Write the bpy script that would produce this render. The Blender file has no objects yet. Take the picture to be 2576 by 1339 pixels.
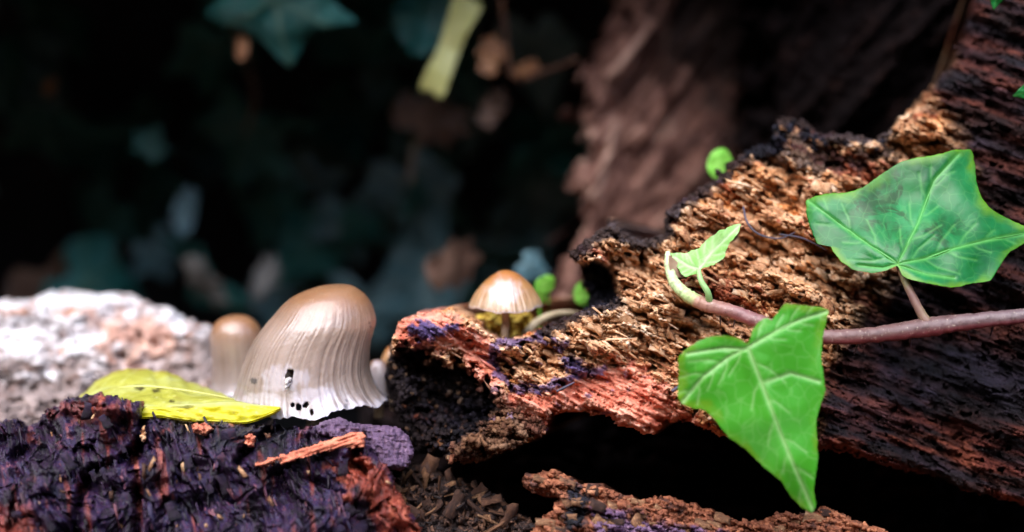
import bpy, math, random
import numpy as np
from mathutils import Vector, Matrix

random.seed(7)
RNG = np.random.default_rng(7)
SC = bpy.context.scene
COL = SC.collection
CM = 0.01                      # everything below is laid out in centimetres

# ------------------------------------------------------------------ camera
PITCH = math.radians(8.0)
CAM = np.array([0.0, -18.0, 4.3])
K = 0.0002826                  # tangent per reference pixel (reference sheet 2576 x 1339)
FW = np.array([0, math.cos(PITCH), -math.sin(PITCH)])
UP = np.array([0, math.sin(PITCH), math.cos(PITCH)])
cam_d = bpy.data.cameras.new('camera')
cam = bpy.data.objects.new('camera', cam_d)
COL.objects.link(cam)
cam.location = CAM * CM
cam.rotation_euler = (math.pi / 2 - PITCH, 0, 0)
cam_d.sensor_width = 36.0
cam_d.lens = 18.0 / (1288 * K)
cam_d.clip_start = 0.005
cam_d.clip_end = 600.0
cam_d.dof.use_dof = True
cam_d.dof.focus_distance = 0.172
cam_d.dof.aperture_fstop = 11.0
SC.camera = cam

# ------------------------------------------------------------------ sky, sun, exposure
SUN_DIR = Vector((0.32, 0.74, -0.95)).normalized()      # the way the light travels
w = bpy.data.worlds.new('World')
SC.world = w
w.use_nodes = True
wn = w.node_tree.nodes
sky = wn.new('ShaderNodeTexSky')
sky.sky_type = 'NISHITA'
sky.sun_disc = False
sky.sun_elevation = math.asin(-SUN_DIR.z)
sky.sun_rotation = math.atan2(-SUN_DIR.x, -SUN_DIR.y)
wn['Background'].inputs['Strength'].default_value = 0.12
w.node_tree.links.new(sky.outputs[0], wn['Background'].inputs['Color'])
sun_d = bpy.data.lights.new('sun', 'SUN')
sun_d.energy = 1.5
sun_d.angle = math.radians(80)
sun_d.color = (1.0, 0.96, 0.93)
sun = bpy.data.objects.new('sun', sun_d)
COL.objects.link(sun)
sun.location = (-0.5, -0.8, 2)
sun.rotation_euler = SUN_DIR.to_track_quat('-Z', 'Y').to_euler()
SC.view_settings.view_transform = 'Standard'
SC.view_settings.look = 'None'
SC.view_settings.exposure = 2.4
SC.view_settings.gamma = 1.0
SC.cycles.use_denoising = True
SC.cycles.max_bounces = 8
SC.cycles.caustics_reflective = False
SC.cycles.caustics_refractive = False


# ------------------------------------------------------------------ positions
def at(u, v, y):
    """the point at world depth y (cm) in the direction of reference pixel u, v"""
    u, v, y = np.broadcast_arrays(np.asarray(u, float), np.asarray(v, float), np.asarray(y, float))
    a = (u - 1288) * K
    b = (669.5 - v) * K
    dy = FW[1] + UP[1] * b
    dz = FW[2] + UP[2] * b
    s = (y - CAM[1]) / dy
    return np.stack([CAM[0] + a * s, CAM[1] + dy * s, CAM[2] + dz * s], -1)


def proj(P):
    Q = np.asarray(P, float) - CAM
    f = Q @ FW
    return 1288 + Q[..., 0] / f / K, 669.5 - (Q @ UP) / f / K


def px(y):
    """cm per reference pixel at depth y"""
    return K * (y - CAM[1]) * 1.0


# ------------------------------------------------------------------ noise
def _h(ix, iy, seed):
    ix = ix.astype(np.int64).astype(np.uint32)
    iy = iy.astype(np.int64).astype(np.uint32)
    h = ix * np.uint32(374761393) + iy * np.uint32(668265263) + np.uint32((seed * 974711 + 12345) & 0xffffffff)
    h = (h ^ (h >> np.uint32(13))) * np.uint32(1274126177)
    h = (h ^ (h >> np.uint32(16))) * np.uint32(2246822519)
    h = h ^ (h >> np.uint32(15))
    return h.astype(np.float64) / 4294967296.0


def perlin(x, y, seed=0):
    x = np.asarray(x, float); y = np.asarray(y, float)
    ix = np.floor(x); iy = np.floor(y)
    fx = x - ix; fy = y - iy
    sx = fx * fx * fx * (fx * (fx * 6 - 15) + 10)
    sy = fy * fy * fy * (fy * (fy * 6 - 15) + 10)
    def g(a, b):
        t = _h(ix + a, iy + b, seed) * 2 * np.pi
        return np.cos(t) * (fx - a) + np.sin(t) * (fy - b)
    n0 = g(0, 0) * (1 - sx) + g(1, 0) * sx
    n1 = g(0, 1) * (1 - sx) + g(1, 1) * sx
    return (n0 * (1 - sy) + n1 * sy) * 1.5


def fbm(x, y, seed=0, octs=4, gain=0.5):
    t = 0; a = 1.0; f = 1.0
    for i in range(octs):
        t = t + a * perlin(x * f, y * f, seed + i * 17)
        a *= gain; f *= 2.03
    return t


def ridged(x, y, seed=0, octs=3):
    t = 0; a = 1.0; f = 1.0
    for i in range(octs):
        t = t + a * (1 - 2 * np.abs(perlin(x * f, y * f, seed + i * 13)))
        a *= 0.5; f *= 2.1
    return t


def worley(x, y, seed=0):
    """F1, F2, random value of the nearest cell"""
    ix = np.floor(x); iy = np.floor(y)
    d1 = np.full(x.shape, 9.0); d2 = np.full(x.shape, 9.0); r = np.zeros(x.shape)
    for a in (-1, 0, 1):
        for b in (-1, 0, 1):
            cx = ix + a + _h(ix + a, iy + b, seed)
            cy = iy + b + _h(ix + a, iy + b, seed + 101)
            d = np.hypot(cx - x, cy - y)
            rr = _h(ix + a, iy + b, seed + 202)
            n = d < d1
            d2 = np.where(n, d1, np.minimum(d2, d))
            r = np.where(n, rr, r)
            d1 = np.where(n, d, d1)
    return d1, d2, r


def facets(x, y, seed=0, tilt=1.0):
    """random plates: each cell a plane of its own height and tilt"""
    ix = np.floor(x); iy = np.floor(y)
    d1 = np.full(x.shape, 9.0); d2 = np.full(x.shape, 9.0); o = np.zeros(x.shape); rr = np.zeros(x.shape)
    for a in (-1, 0, 1):
        for b in (-1, 0, 1):
            i, j = ix + a, iy + b
            dx = x - i - _h(i, j, seed); dy = y - j - _h(i, j, seed + 101)
            d = np.hypot(dx, dy)
            h = _h(i, j, seed + 202)
            p = h + tilt * (dx * (_h(i, j, seed + 303) * 2 - 1) + dy * (_h(i, j, seed + 404) * 2 - 1))
            n = d < d1
            d2 = np.where(n, d1, np.minimum(d2, d))
            o = np.where(n, p, o); rr = np.where(n, h, rr)
            d1 = np.where(n, d, d1)
    return o, d2 - d1, rr


def smooth(e0, e1, x):
    t = np.clip((x - e0) / (e1 - e0), 0, 1)
    return t * t * (3 - 2 * t)


def sdist(U, V, poly):
    """signed distance to a polygon, positive inside"""
    P = np.array(poly, float)
    d = np.full(U.shape, 1e18)
    ins = np.zeros(U.shape, bool)
    n = len(P)
    for i in range(n):
        ax, ay = P[i]; bx, by = P[(i + 1) % n]
        ex, ey = bx - ax, by - ay
        t = np.clip(((U - ax) * ex + (V - ay) * ey) / (ex * ex + ey * ey + 1e-12), 0, 1)
        d = np.minimum(d, (U - ax - t * ex) ** 2 + (V - ay - t * ey) ** 2)
        if abs(ey) > 1e-9:
            c = (ay > V) != (by > V)
            ins ^= c & (U < ax + (V - ay) * ex / ey)
    d = np.sqrt(d)
    return np.where(ins, d, -d)


def ldist(U, V, line):
    d = np.full(U.shape, 1e18)
    for (ax, ay), (bx, by) in zip(line[:-1], line[1:]):
        ex, ey = bx - ax, by - ay
        t = np.clip(((U - ax) * ex + (V - ay) * ey) / (ex * ex + ey * ey + 1e-12), 0, 1)
        d = np.minimum(d, (U - ax - t * ex) ** 2 + (V - ay - t * ey) ** 2)
    return np.sqrt(d)


def mask(U, V, poly, soft=12, rough=14, freq=0.03, seed=3):
    return smooth(-soft, soft, sdist(U, V, poly) + rough * fbm(U * freq, V * freq, seed, 4))


def catmull(pts, n, closed=False):
    P = np.array(pts, float)
    m = len(P)
    segs = m if closed else m - 1
    out = []
    for k in range(n):
        t = k / (n if closed else n - 1) * segs
        i = min(int(t), segs - 1); f = t - i
        if closed:
            a, b, c, d = P[(i - 1) % m], P[i % m], P[(i + 1) % m], P[(i + 2) % m]
        else:
            a, b, c, d = P[max(i - 1, 0)], P[i], P[i + 1], P[min(i + 2, m - 1)]
        out.append(0.5 * ((2 * b) + (c - a) * f + (2 * a - 5 * b + 4 * c - d) * f * f + (3 * b - a - 3 * c + d) * f ** 3))
    return np.array(out)


# ------------------------------------------------------------------ mesh helpers
ROOT = {}


def tag(o, label=None, cat=None, group=None, kind=None):
    if label: o['label'] = label
    if cat: o['category'] = cat
    if group: o['group'] = group
    if kind: o['kind'] = kind
    return o


def thing(name, loc, label, cat, group=None):
    o = bpy.data.objects.new(name, None)
    COL.objects.link(o)
    o.empty_display_size = 0.01
    o.location = np.array(loc, float) * CM
    ROOT[o.name] = np.array(loc, float)
    return tag(o, label, cat, group)


def raw_mesh(name, verts, faces, mat, attrs=None, smooth_shade=True):
    """verts (n,3) in cm; faces: list of (m,k) arrays"""
    me = bpy.data.meshes.new(name)
    verts = np.asarray(verts, float) * CM
    if not isinstance(faces, (list, tuple)):
        faces = [faces]
    faces = [np.asarray(f, np.int32) for f in faces if len(f)]
    me.vertices.add(len(verts))
    me.vertices.foreach_set('co', verts.astype(np.float32).ravel())
    tot = np.concatenate([np.full(len(f), f.shape[1], np.int32) for f in faces])
    idx = np.concatenate([f.ravel() for f in faces]).astype(np.int32)
    st = np.concatenate([[0], np.cumsum(tot)[:-1]]).astype(np.int32)
    me.loops.add(len(idx))
    me.loops.foreach_set('vertex_index', idx)
    me.polygons.add(len(tot))
    me.polygons.foreach_set('loop_start', st)
    me.update(calc_edges=True)
    me.validate()
    for k, a in (attrs or {}).items():
        at_ = me.attributes.new(k, 'FLOAT', 'POINT')
        at_.data.foreach_set('value', np.asarray(a, np.float32).ravel())
    if smooth_shade:
        me.polygons.foreach_set('use_smooth', np.ones(len(tot), bool))
    if mat: me.materials.append(mat)
    return me


def root_of(o):
    while o.parent: o = o.parent
    return o


def mk(name, verts, faces, mat, parent=None, attrs=None, smooth_shade=True, origin=None):
    verts = np.asarray(verts, float)
    if parent is not None:
        base = ROOT[root_of(parent).name]
    else:
        base = np.array(origin if origin is not None else verts.mean(0), float)
    me = raw_mesh(name, verts - base, faces, mat, attrs, smooth_shade)
    o = bpy.data.objects.new(name, me)
    COL.objects.link(o)
    if parent is not None:
        o.parent = parent
    else:
        o.location = base * CM
        ROOT[o.name] = base
    return o


def grid_faces(nr, nc, wrap=False):
    i = np.arange(nr - 1)[:, None]; j = np.arange(nc if wrap else nc - 1)[None, :]
    a = i * nc + j; b = i * nc + (j + 1) % nc
    return np.stack([a, b, b + nc, a + nc], -1).reshape(-1, 4)


def tube_data(pts, radii, seg=12, n=None, wob=0.0, seed=0):
    pts = np.array(pts, float); radii = np.array(radii, float)
    n = n or len(pts) * 6
    P = catmull(pts, n)
    R = np.interp(np.linspace(0, 1, n), np.linspace(0, 1, len(radii)), radii)
    T = np.gradient(P, axis=0); T /= np.linalg.norm(T, axis=1)[:, None] + 1e-12
    ref = np.array([0.31, 0.22, 0.92]) if abs(T[0][2]) < 0.9 else np.array([0.9, 0.3, 0.1])
    V = []
    a = np.linspace(0, 2 * np.pi, seg, endpoint=False)
    for i in range(n):
        x = np.cross(T[i], ref); x /= np.linalg.norm(x)
        y = np.cross(T[i], x); ref = np.cross(x, T[i]) * -1 if False else ref
        rr = R[i] * (1 + wob * fbm(a / 1.2 + seed, np.full(seg, i * 0.35), seed, 2))
        V.append(P[i] + np.outer(np.cos(a) * rr, x) + np.outer(np.sin(a) * rr, y))
    V = np.concatenate(V)
    F = grid_faces(n, seg, True)
    c0 = len(V); V = np.vstack([V, P[0], P[-1]])
    j = np.arange(seg)
    t0 = np.stack([(j + 1) % seg, j, np.full(seg, c0)], -1)
    b = (n - 1) * seg
    t1 = np.stack([b + j, b + (j + 1) % seg, np.full(seg, c0 + 1)], -1)
    along = np.concatenate([np.repeat(np.linspace(0, 1, n), seg), [0, 1]])
    return V, [F, np.vstack([t0, t1])], along


# ------------------------------------------------------------------ materials
def srgb(r, g, b):
    f = lambda c: (c / 255 / 12.92) if c / 255 <= 0.04045 else ((c / 255 + 0.055) / 1.055) ** 2.4
    return (f(r), f(g), f(b), 1)


class Mat:
    def __init__(s, name):
        s.m = bpy.data.materials.new(name)
        s.m.use_nodes = True
        s.t = s.m.node_tree
        s.n = s.t.nodes
        s.bsdf = s.n['Principled BSDF']
        tc = s.n.new('ShaderNodeTexCoord')
        mp = s.n.new('ShaderNodeMapping')
        mp.inputs['Scale'].default_value = (100, 100, 100)
        s.l(tc.outputs['Object'], mp.inputs['Vector'])
        s.co = mp.outputs['Vector']

    def l(s, a, b):
        s.t.links.new(a, b)

    def stretch(s, rot_y, scale):
        mp = s.n.new('ShaderNodeMapping')
        mp.vector_type = 'TEXTURE'
        mp.inputs['Rotation'].default_value = (0, rot_y, 0)
        mp.inputs['Scale'].default_value = scale
        s.l(s.co, mp.inputs['Vector'])
        return mp.outputs['Vector']

    def noise(s, scale, detail=6, rough=0.6, co=None, dist=0.0):
        n = s.n.new('ShaderNodeTexNoise')
        n.inputs['Scale'].default_value = scale
        n.inputs['Detail'].default_value = detail
        n.inputs['Roughness'].default_value = rough
        n.inputs['Distortion'].default_value = dist
        s.l(co or s.co, n.inputs['Vector'])
        return n.outputs['Fac']

    def voronoi(s, scale, co=None, feature='F1', out='Distance'):
        n = s.n.new('ShaderNodeTexVoronoi')
        n.feature = feature
        n.inputs['Scale'].default_value = scale
        s.l(co or s.co, n.inputs['Vector'])
        return n.outputs[out]

    def mixv(s, amount):
        n = s.n.new('ShaderNodeTexNoise'); n.inputs['Scale'].default_value = 3.0
        s.l(s.co, n.inputs['Vector'])
        m = s.n.new('ShaderNodeVectorMath'); m.operation = 'MULTIPLY_ADD'
        m.inputs[1].default_value = (amount * .12,) * 3
        s.l(n.outputs['Color'], m.inputs[0]); s.l(s.co, m.inputs[2])
        return m.outputs[0]

    def ramp(s, fac, stops):
        r = s.n.new('ShaderNodeValToRGB')
        e = r.color_ramp.elements
        while len(e) < len(stops): e.new(0.5)
        for k, (p, c) in enumerate(stops):
            e[k].position = p; e[k].color = c if len(c) == 4 else (*c, 1)
        s.l(fac, r.inputs['Fac'])
        return r.outputs['Color']

    def mr(s, v, a, b, c=0.0, d=1.0):
        n = s.n.new('ShaderNodeMapRange')
        for k, x in enumerate((a, b, c, d)): n.inputs[k + 1].default_value = x
        s.l(v, n.inputs[0])
        return n.outputs[0]

    def attr(s, name):
        a = s.n.new('ShaderNodeAttribute')
        a.attribute_name = name
        return a.outputs['Fac']

    def math(s, op, a, b):
        n = s.n.new('ShaderNodeMath'); n.operation = op
        for k, x in enumerate((a, b)):
            if isinstance(x, (int, float)): n.inputs[k].default_value = x
            else: s.l(x, n.inputs[k])
        return n.outputs[0]

    def mix(s, fac, a, b, mode='MIX'):
        n = s.n.new('ShaderNodeMix'); n.data_type = 'RGBA'; n.blend_type = mode
        for sock, x in ((n.inputs[0], fac), (n.inputs[6], a), (n.inputs[7], b)):
            if isinstance(x, (int, float)): sock.default_value = x
            elif isinstance(x, tuple): sock.default_value = x if len(x) == 4 else (*x, 1)
            else: s.l(x, sock)
        return n.outputs[2]

    def set(s, key, x):
        i = s.bsdf.inputs[key]
        if isinstance(x, (int, float)): i.default_value = x
        elif isinstance(x, tuple): i.default_value = x
        else: s.l(x, i)

    def bump(s, h, dist, strength=1.0):
        b = s.n.new('ShaderNodeBump')
        b.inputs['Distance'].default_value = dist * CM
        b.inputs['Strength'].default_value = strength
        s.l(h, b.inputs['Height'])
        s.l(b.outputs[0], s.bsdf.inputs['Normal'])

    def translucent(s, col, fac):
        tr = s.n.new('ShaderNodeBsdfTranslucent')
        if isinstance(col, tuple): tr.inputs['Color'].default_value = col
        else: s.l(col, tr.inputs['Color'])
        mx = s.n.new('ShaderNodeMixShader')
        mx.inputs[0].default_value = fac
        out = s.n['Material Output']
        s.l(s.bsdf.outputs[0], mx.inputs[1]); s.l(tr.outputs[0], mx.inputs[2])
        s.l(mx.outputs[0], out.inputs['Surface'])


def wood_mat(name, stops, layers=(), grain=0.45, stretch=(3.0, 1, 0.8), scale=2.2, rough=(0.8, 0.55), spec=0.3, rnd=0.35, bump=0.02, tints=()):
    """crumbling wood: grain-stretched noise colours, then regions of other wood given by mesh masks"""
    M = Mat(name)
    g = M.stretch(grain, stretch)
    n = M.noise(scale, 8, 0.66, g, 0.4)
    n2 = M.noise(scale * 5.5, 6, 0.7, g)
    f = M.math('ADD', M.math('MULTIPLY', n, 0.62), M.math('MULTIPLY', n2, 0.38))
    f = M.mr(f, 0.3, 0.7)
    r = M.attr('rnd')
    f = M.math('ADD', f, M.math('MULTIPLY', M.math('SUBTRACT', r, 0.5), rnd))
    c = M.ramp(f, stops)
    for (col, sc, lo, hi, am) in tints:
        c = M.mix(M.math('MULTIPLY', M.mr(M.noise(sc, 5, 0.6, g), lo, hi), am), c, M.mix(1.0, c, col, 'MULTIPLY'))
    for (a, st) in layers:
        c = M.mix(M.attr(a), c, M.ramp(f, st))
    M.set('Base Color', c)
    ro = M.mr(n2, 0.3, 0.7, rough[1], rough[0])
    M.set('Roughness', ro)
    M.set('Specular IOR Level', spec)
    M.bump(M.math('ADD', M.noise(28, 5, 0.75, g), M.math('MULTIPLY', M.noise(70, 3, 0.6), 0.5)), bump, 1.0)
    return M.m


TAN = [(0.0, srgb(66, 28, 26)), (0.15, srgb(128, 74, 48)), (0.36, srgb(192, 136, 94)), (0.64, srgb(226, 180, 138)), (0.92, srgb(242, 216, 188))]
PINK = [(0.0, srgb(96, 26, 24)), (0.2, srgb(174, 84, 64)), (0.48, srgb(216, 128, 102)), (0.9, srgb(240, 188, 162))]
PURPLE = [(0.0, srgb(42, 32, 52)), (0.4, srgb(88, 70, 110)), (1.0, srgb(146, 124, 156))]
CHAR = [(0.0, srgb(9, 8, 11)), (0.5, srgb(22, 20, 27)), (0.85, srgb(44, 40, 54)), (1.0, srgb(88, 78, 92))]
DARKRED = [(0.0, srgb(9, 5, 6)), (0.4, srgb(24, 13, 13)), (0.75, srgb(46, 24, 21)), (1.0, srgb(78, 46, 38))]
UMBER = [(0.0, srgb(30, 20, 18)), (0.5, srgb(72, 46, 36)), (1.0, srgb(128, 88, 62))]

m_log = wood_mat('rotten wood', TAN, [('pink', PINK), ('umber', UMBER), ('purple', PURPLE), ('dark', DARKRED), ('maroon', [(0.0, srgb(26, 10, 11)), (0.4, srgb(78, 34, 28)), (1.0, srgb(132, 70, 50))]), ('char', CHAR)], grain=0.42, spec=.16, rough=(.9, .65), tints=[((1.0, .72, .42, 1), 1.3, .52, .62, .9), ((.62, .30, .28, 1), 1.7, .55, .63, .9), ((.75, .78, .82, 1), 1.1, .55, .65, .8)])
VIOLET = [(0.0, srgb(13, 8, 15)), (0.3, srgb(27, 14, 29)), (0.52, srgb(50, 24, 54)), (0.68, srgb(34, 30, 62)), (0.82, srgb(78, 36, 60)), (1.0, srgb(132, 84, 90))]
REDW = [(0.0, srgb(58, 20, 18)), (0.5, srgb(140, 60, 44)), (1.0, srgb(196, 112, 84))]
m_dark = wood_mat('damp violet wood', VIOLET, [('red', REDW), ('char', CHAR)], grain=1.15, stretch=(6, 1, 0.7), rough=(0.45, 0.2), spec=0.5, bump=0.02, rnd=0.7)
m_chunk = wood_mat('violet grained wood', [(0.0, srgb(44, 30, 46)), (0.5, srgb(94, 70, 96)), (1.0, srgb(138, 108, 128))], grain=0.05, stretch=(1.6, 1, 0.6), scale=4, rough=(0.7, 0.45), spec=0.4)
m_splint = wood_mat('salmon splinter wood', [(0.0, srgb(150, 66, 52)), (0.5, srgb(206, 120, 92)), (1.0, srgb(232, 170, 132))], grain=-0.28, stretch=(4, 1, 0.6))
m_pale = wood_mat('bleached wood', [(0.0, srgb(150, 124, 114)), (0.3, srgb(214, 204, 202)), (0.6, srgb(236, 232, 234)), (1.0, srgb(242, 240, 242))],
                  [('orange', [(0.0, srgb(108, 58, 32)), (0.5, srgb(178, 106, 64)), (1.0, srgb(226, 172, 128))]), ('brown', [(0.0, srgb(58, 42, 38)), (0.5, srgb(122, 96, 86)), (1.0, srgb(178, 152, 138))])], grain=0.2, stretch=(1.5, 1, 1), scale=1.5, spec=0.4)
m_strip = wood_mat('orange brown splintered wood', [(0.0, srgb(66, 34, 24)), (0.45, srgb(132, 76, 52)), (0.8, srgb(176, 112, 78)), (1.0, srgb(206, 150, 110))], [('purple', PURPLE), ('char', CHAR)], grain=0.3)
m_chip = wood_mat('chip wood', [(0.0, srgb(46, 30, 26)), (0.45, srgb(96, 64, 48)), (0.8, srgb(150, 106, 74)), (1.0, srgb(200, 160, 120))], grain=0.3, rnd=1.1)
m_litter = wood_mat('dark litter', [(0.0, srgb(20, 15, 15)), (0.6, srgb(54, 38, 34)), (1.0, srgb(110, 76, 56))], grain=0.3, rnd=0.8)
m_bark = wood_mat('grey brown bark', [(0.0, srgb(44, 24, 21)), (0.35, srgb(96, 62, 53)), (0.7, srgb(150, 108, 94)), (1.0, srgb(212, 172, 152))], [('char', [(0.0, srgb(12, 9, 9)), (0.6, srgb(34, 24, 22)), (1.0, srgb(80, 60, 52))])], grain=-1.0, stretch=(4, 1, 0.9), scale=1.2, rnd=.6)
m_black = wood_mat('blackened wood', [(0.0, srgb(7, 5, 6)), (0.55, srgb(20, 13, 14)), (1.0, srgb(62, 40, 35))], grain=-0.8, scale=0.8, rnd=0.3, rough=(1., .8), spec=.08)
m_shade_wall = wood_mat('dark shade wall', [(0.0, srgb(10, 11, 15)), (0.6, srgb(22, 22, 28)), (1.0, srgb(42, 38, 42))], grain=1.3, scale=0.5)


def leaf_mat(name, stops, vein, edge=None, mott=None, rough=0.42, trans=0.25, scale=1.1, spec=0.5):
    M = Mat(name)
    n = M.noise(scale, 6, 0.6)
    n2 = M.noise(scale * 2.6, 5, 0.65, dist=0.6)
    f = M.mr(M.math('ADD', M.math('MULTIPLY', n, 0.75), M.math('MULTIPLY', n2, 0.25)), 0.3, 0.7)
    c = M.ramp(f, stops)
    if mott:
        c = M.mix(M.math('MULTIPLY', M.mr(M.noise(2.4, 7, 0.65, dist=1.0), 0.47, 0.56), M.attr('mott')), c, mott)
    if edge:
        e = M.math('MULTIPLY', M.attr('edge'), M.mr(M.noise(1.4, 3, 0.5), 0.38, 0.58))
        c = M.mix(e, c, edge)
    c = M.mix(M.mr(M.voronoi(5.5, M.mixv(2.0), 'DISTANCE_TO_EDGE'), 0.0, 0.05, 0.14, 0.0), c, vein)
    c = M.mix(M.mr(M.noise(14, 6, .75), .66, .74, 0, .5), c, M.mix(1.0, c, (.55, .5, .35, 1), 'MULTIPLY'))
    c = M.mix(M.math('MULTIPLY', M.attr('vein'), 0.6), c, vein)
    M.set('Base Color', c)
    M.set('Roughness', M.mr(n2, 0.3, 0.7, rough - 0.08, rough + 0.12))
    M.set('Specular IOR Level', spec)
    net = M.voronoi(5.5, M.mixv(2.0), 'DISTANCE_TO_EDGE')
    M.bump(M.math('ADD', M.math('MULTIPLY', M.noise(60, 3, 0.6), .5), M.math('MULTIPLY', M.mr(net, 0.0, 0.2), .35)), 0.0022, 0.35)
    M.translucent(M.mix(0.5, c, (0.25, 0.45, 0.03, 1)), trans)
    return M.m


m_ivyA = leaf_mat('deep green ivy', [(0.0, srgb(4, 70, 18)), (0.45, srgb(6, 102, 36)), (1.0, srgb(24, 136, 70))], srgb(110, 184, 92), srgb(84, 134, 10), srgb(14, 66, 8), rough=0.4)
m_ivyB = leaf_mat('fresh green ivy', [(0.0, srgb(54, 140, 16)), (0.5, srgb(70, 160, 38)), (1.0, srgb(98, 184, 80))], srgb(186, 222, 150), srgb(104, 156, 26), None, rough=0.42, trans=0.36, scale=.5)
m_ivyC = leaf_mat('young pale ivy', [(0.0, srgb(104, 166, 60)), (0.5, srgb(132, 186, 92)), (1.0, srgb(170, 208, 136))], srgb(214, 234, 190), None, None, rough=0.55)
m_ivyD = leaf_mat('haze-tinted ivy', [(0.0, srgb(18, 74, 70)), (0.5, srgb(36, 104, 100)), (1.0, srgb(72, 138, 138))], srgb(120, 150, 120), None, None, rough=0.4, scale=0.8, trans=0.12)  # background ivy colours carry a blue haze tint
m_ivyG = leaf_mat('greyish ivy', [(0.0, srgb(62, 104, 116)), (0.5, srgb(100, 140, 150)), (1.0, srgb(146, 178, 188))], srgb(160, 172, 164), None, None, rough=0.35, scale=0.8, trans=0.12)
m_clover = leaf_mat('bright seedling green', [(0.0, srgb(96, 172, 48)), (0.5, srgb(130, 204, 72)), (1.0, srgb(168, 224, 110))], srgb(190, 230, 130), None, None, trans=0.35)
m_dead = leaf_mat('dead orange leaf', [(0.0, srgb(110, 68, 44)), (0.5, srgb(160, 108, 74)), (1.0, srgb(198, 146, 106))], srgb(190, 130, 90), None, None, rough=0.6, scale=1.0)
m_brown = leaf_mat('dead brown leaf', [(0.0, srgb(66, 44, 36)), (0.5, srgb(104, 74, 60)), (1.0, srgb(140, 108, 90))], srgb(140, 110, 90), None, None, rough=0.6, scale=1.0)
m_grey = leaf_mat('withered grey leaf', [(0.0, srgb(80, 76, 76)), (0.5, srgb(116, 112, 110)), (1.0, srgb(150, 146, 142))], srgb(190, 184, 170), None, None, rough=0.6, scale=1.0)
m_straw = leaf_mat('straw yellow blade', [(0.0, srgb(160, 150, 84)), (0.5, srgb(196, 192, 120)), (1.0, srgb(214, 216, 160))], srgb(214, 206, 150), srgb(200, 160, 40), None, rough=0.5, scale=1.0)


def yellow_mat():
    M = Mat('yellow fallen leaf')
    n = M.noise(1.2, 5, 0.6)
    c = M.ramp(M.mr(n, 0.3, 0.7), [(0.0, srgb(150, 146, 36)), (0.5, srgb(190, 188, 80)), (1.0, srgb(202, 208, 136))])
    c = M.mix(M.attr('flap'), c, M.ramp(M.mr(n, 0.3, 0.7), [(0.0, srgb(176, 166, 8)), (1.0, srgb(214, 204, 16))]))
    c = M.mix(M.attr('vein'), c, srgb(226, 226, 150))
    c = M.mix(M.math('MULTIPLY', M.attr('brown'), M.mr(M.noise(5, 5, .7), .38, .6)), c, srgb(128, 92, 36))
    c = M.mix(M.attr('spot'), c, srgb(70, 62, 30))
    c = M.mix(M.math('MULTIPLY', M.mr(M.noise(12, 5, 0.75), 0.60, 0.70), 0.7), c, srgb(120, 106, 36))
    M.set('Base Color', c)
    M.set('Roughness', 0.5)
    M.bump(M.noise(16, 4, 0.6), 0.01, 0.8)
    M.translucent(M.mix(0.5, c, (0.6, 0.5, 0.01, 1)), 0.3)
    return M.m


m_yellow = yellow_mat()


def cap_mat(name, top, mid, low, rim, rough=0.3):
    M = Mat(name)
    t = M.attr('t')
    n = M.noise(3.0, 5, 0.6)
    c = M.ramp(M.math('ADD', t, M.math('MULTIPLY', M.math('SUBTRACT', n, 0.5), 0.12)), [(0.0, top), (0.28, top), (0.5, mid), (0.86, low), (1.0, rim)])
    c = M.mix(M.math('MULTIPLY', M.attr('stria'), M.mr(M.noise(2.2, 3, .5), .35, .65, .2, .75)), c, M.mix(1.0, c, (0.58, 0.50, 0.40, 1), 'MULTIPLY'))
    c = M.mix(M.mr(M.noise(26, 4, .7), .66, .73, 0, .55), c, M.mix(1.0, c, (.4, .33, .28, 1), 'MULTIPLY'))
    c = M.mix(M.mr(M.noise(1.6, 4, .6), .4, .65, 0, .5), c, M.mix(1.0, c, (1.28, 1.26, 1.26, 1), 'MULTIPLY'))
    c = M.mix(M.attr('pale'), c, srgb(208, 202, 208))
    c = M.mix(M.attr('spot'), c, srgb(48, 40, 40))
    M.set('Base Color', c)
    M.set('Roughness', M.mr(M.noise(5, 4, 0.6), 0.3, 0.7, rough + 0.1, rough + 0.25))
    M.set('Specular IOR Level', 0.6)
    M.set('Coat Weight', 0.6)
    M.set('Coat Roughness', M.mr(M.noise(7, 5, .7), .3, .7, .12, .3))
    M.set('Coat IOR', 1.7)
    M.set('Coat Tint', (0.96, 0.93, 1.0, 1))
    M.set('Subsurface Weight', 0.25)
    M.set('Subsurface Radius', (0.004, 0.0022, 0.0012))
    M.set('Subsurface Scale', 0.4)
    M.bump(M.math('ADD', M.noise(30, 5, 0.75), M.math('MULTIPLY', M.noise(9, 3, .6), 1.2)), 0.007, 0.8)
    return M.m


m_cap = cap_mat('beige mushroom cap', srgb(130, 92, 58), srgb(146, 124, 106), srgb(139, 123, 111), srgb(154, 144, 141))
m_cap3 = cap_mat('brown domed cap', srgb(152, 96, 38), srgb(164, 118, 66), srgb(162, 130, 92), srgb(170, 146, 116), rough=0.34)


def plain(name, stops, scale, rough=0.6, trans=None, bump=0.01):
    M = Mat(name)
    c = M.ramp(M.mr(M.noise(scale, 6, 0.62), 0.3, 0.7), stops)
    M.set('Base Color', c); M.set('Roughness', rough)
    M.bump(M.noise(scale * 5, 5, 0.65), bump, 0.9)
    if trans: M.translucent(c, trans)
    return M.m


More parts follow.
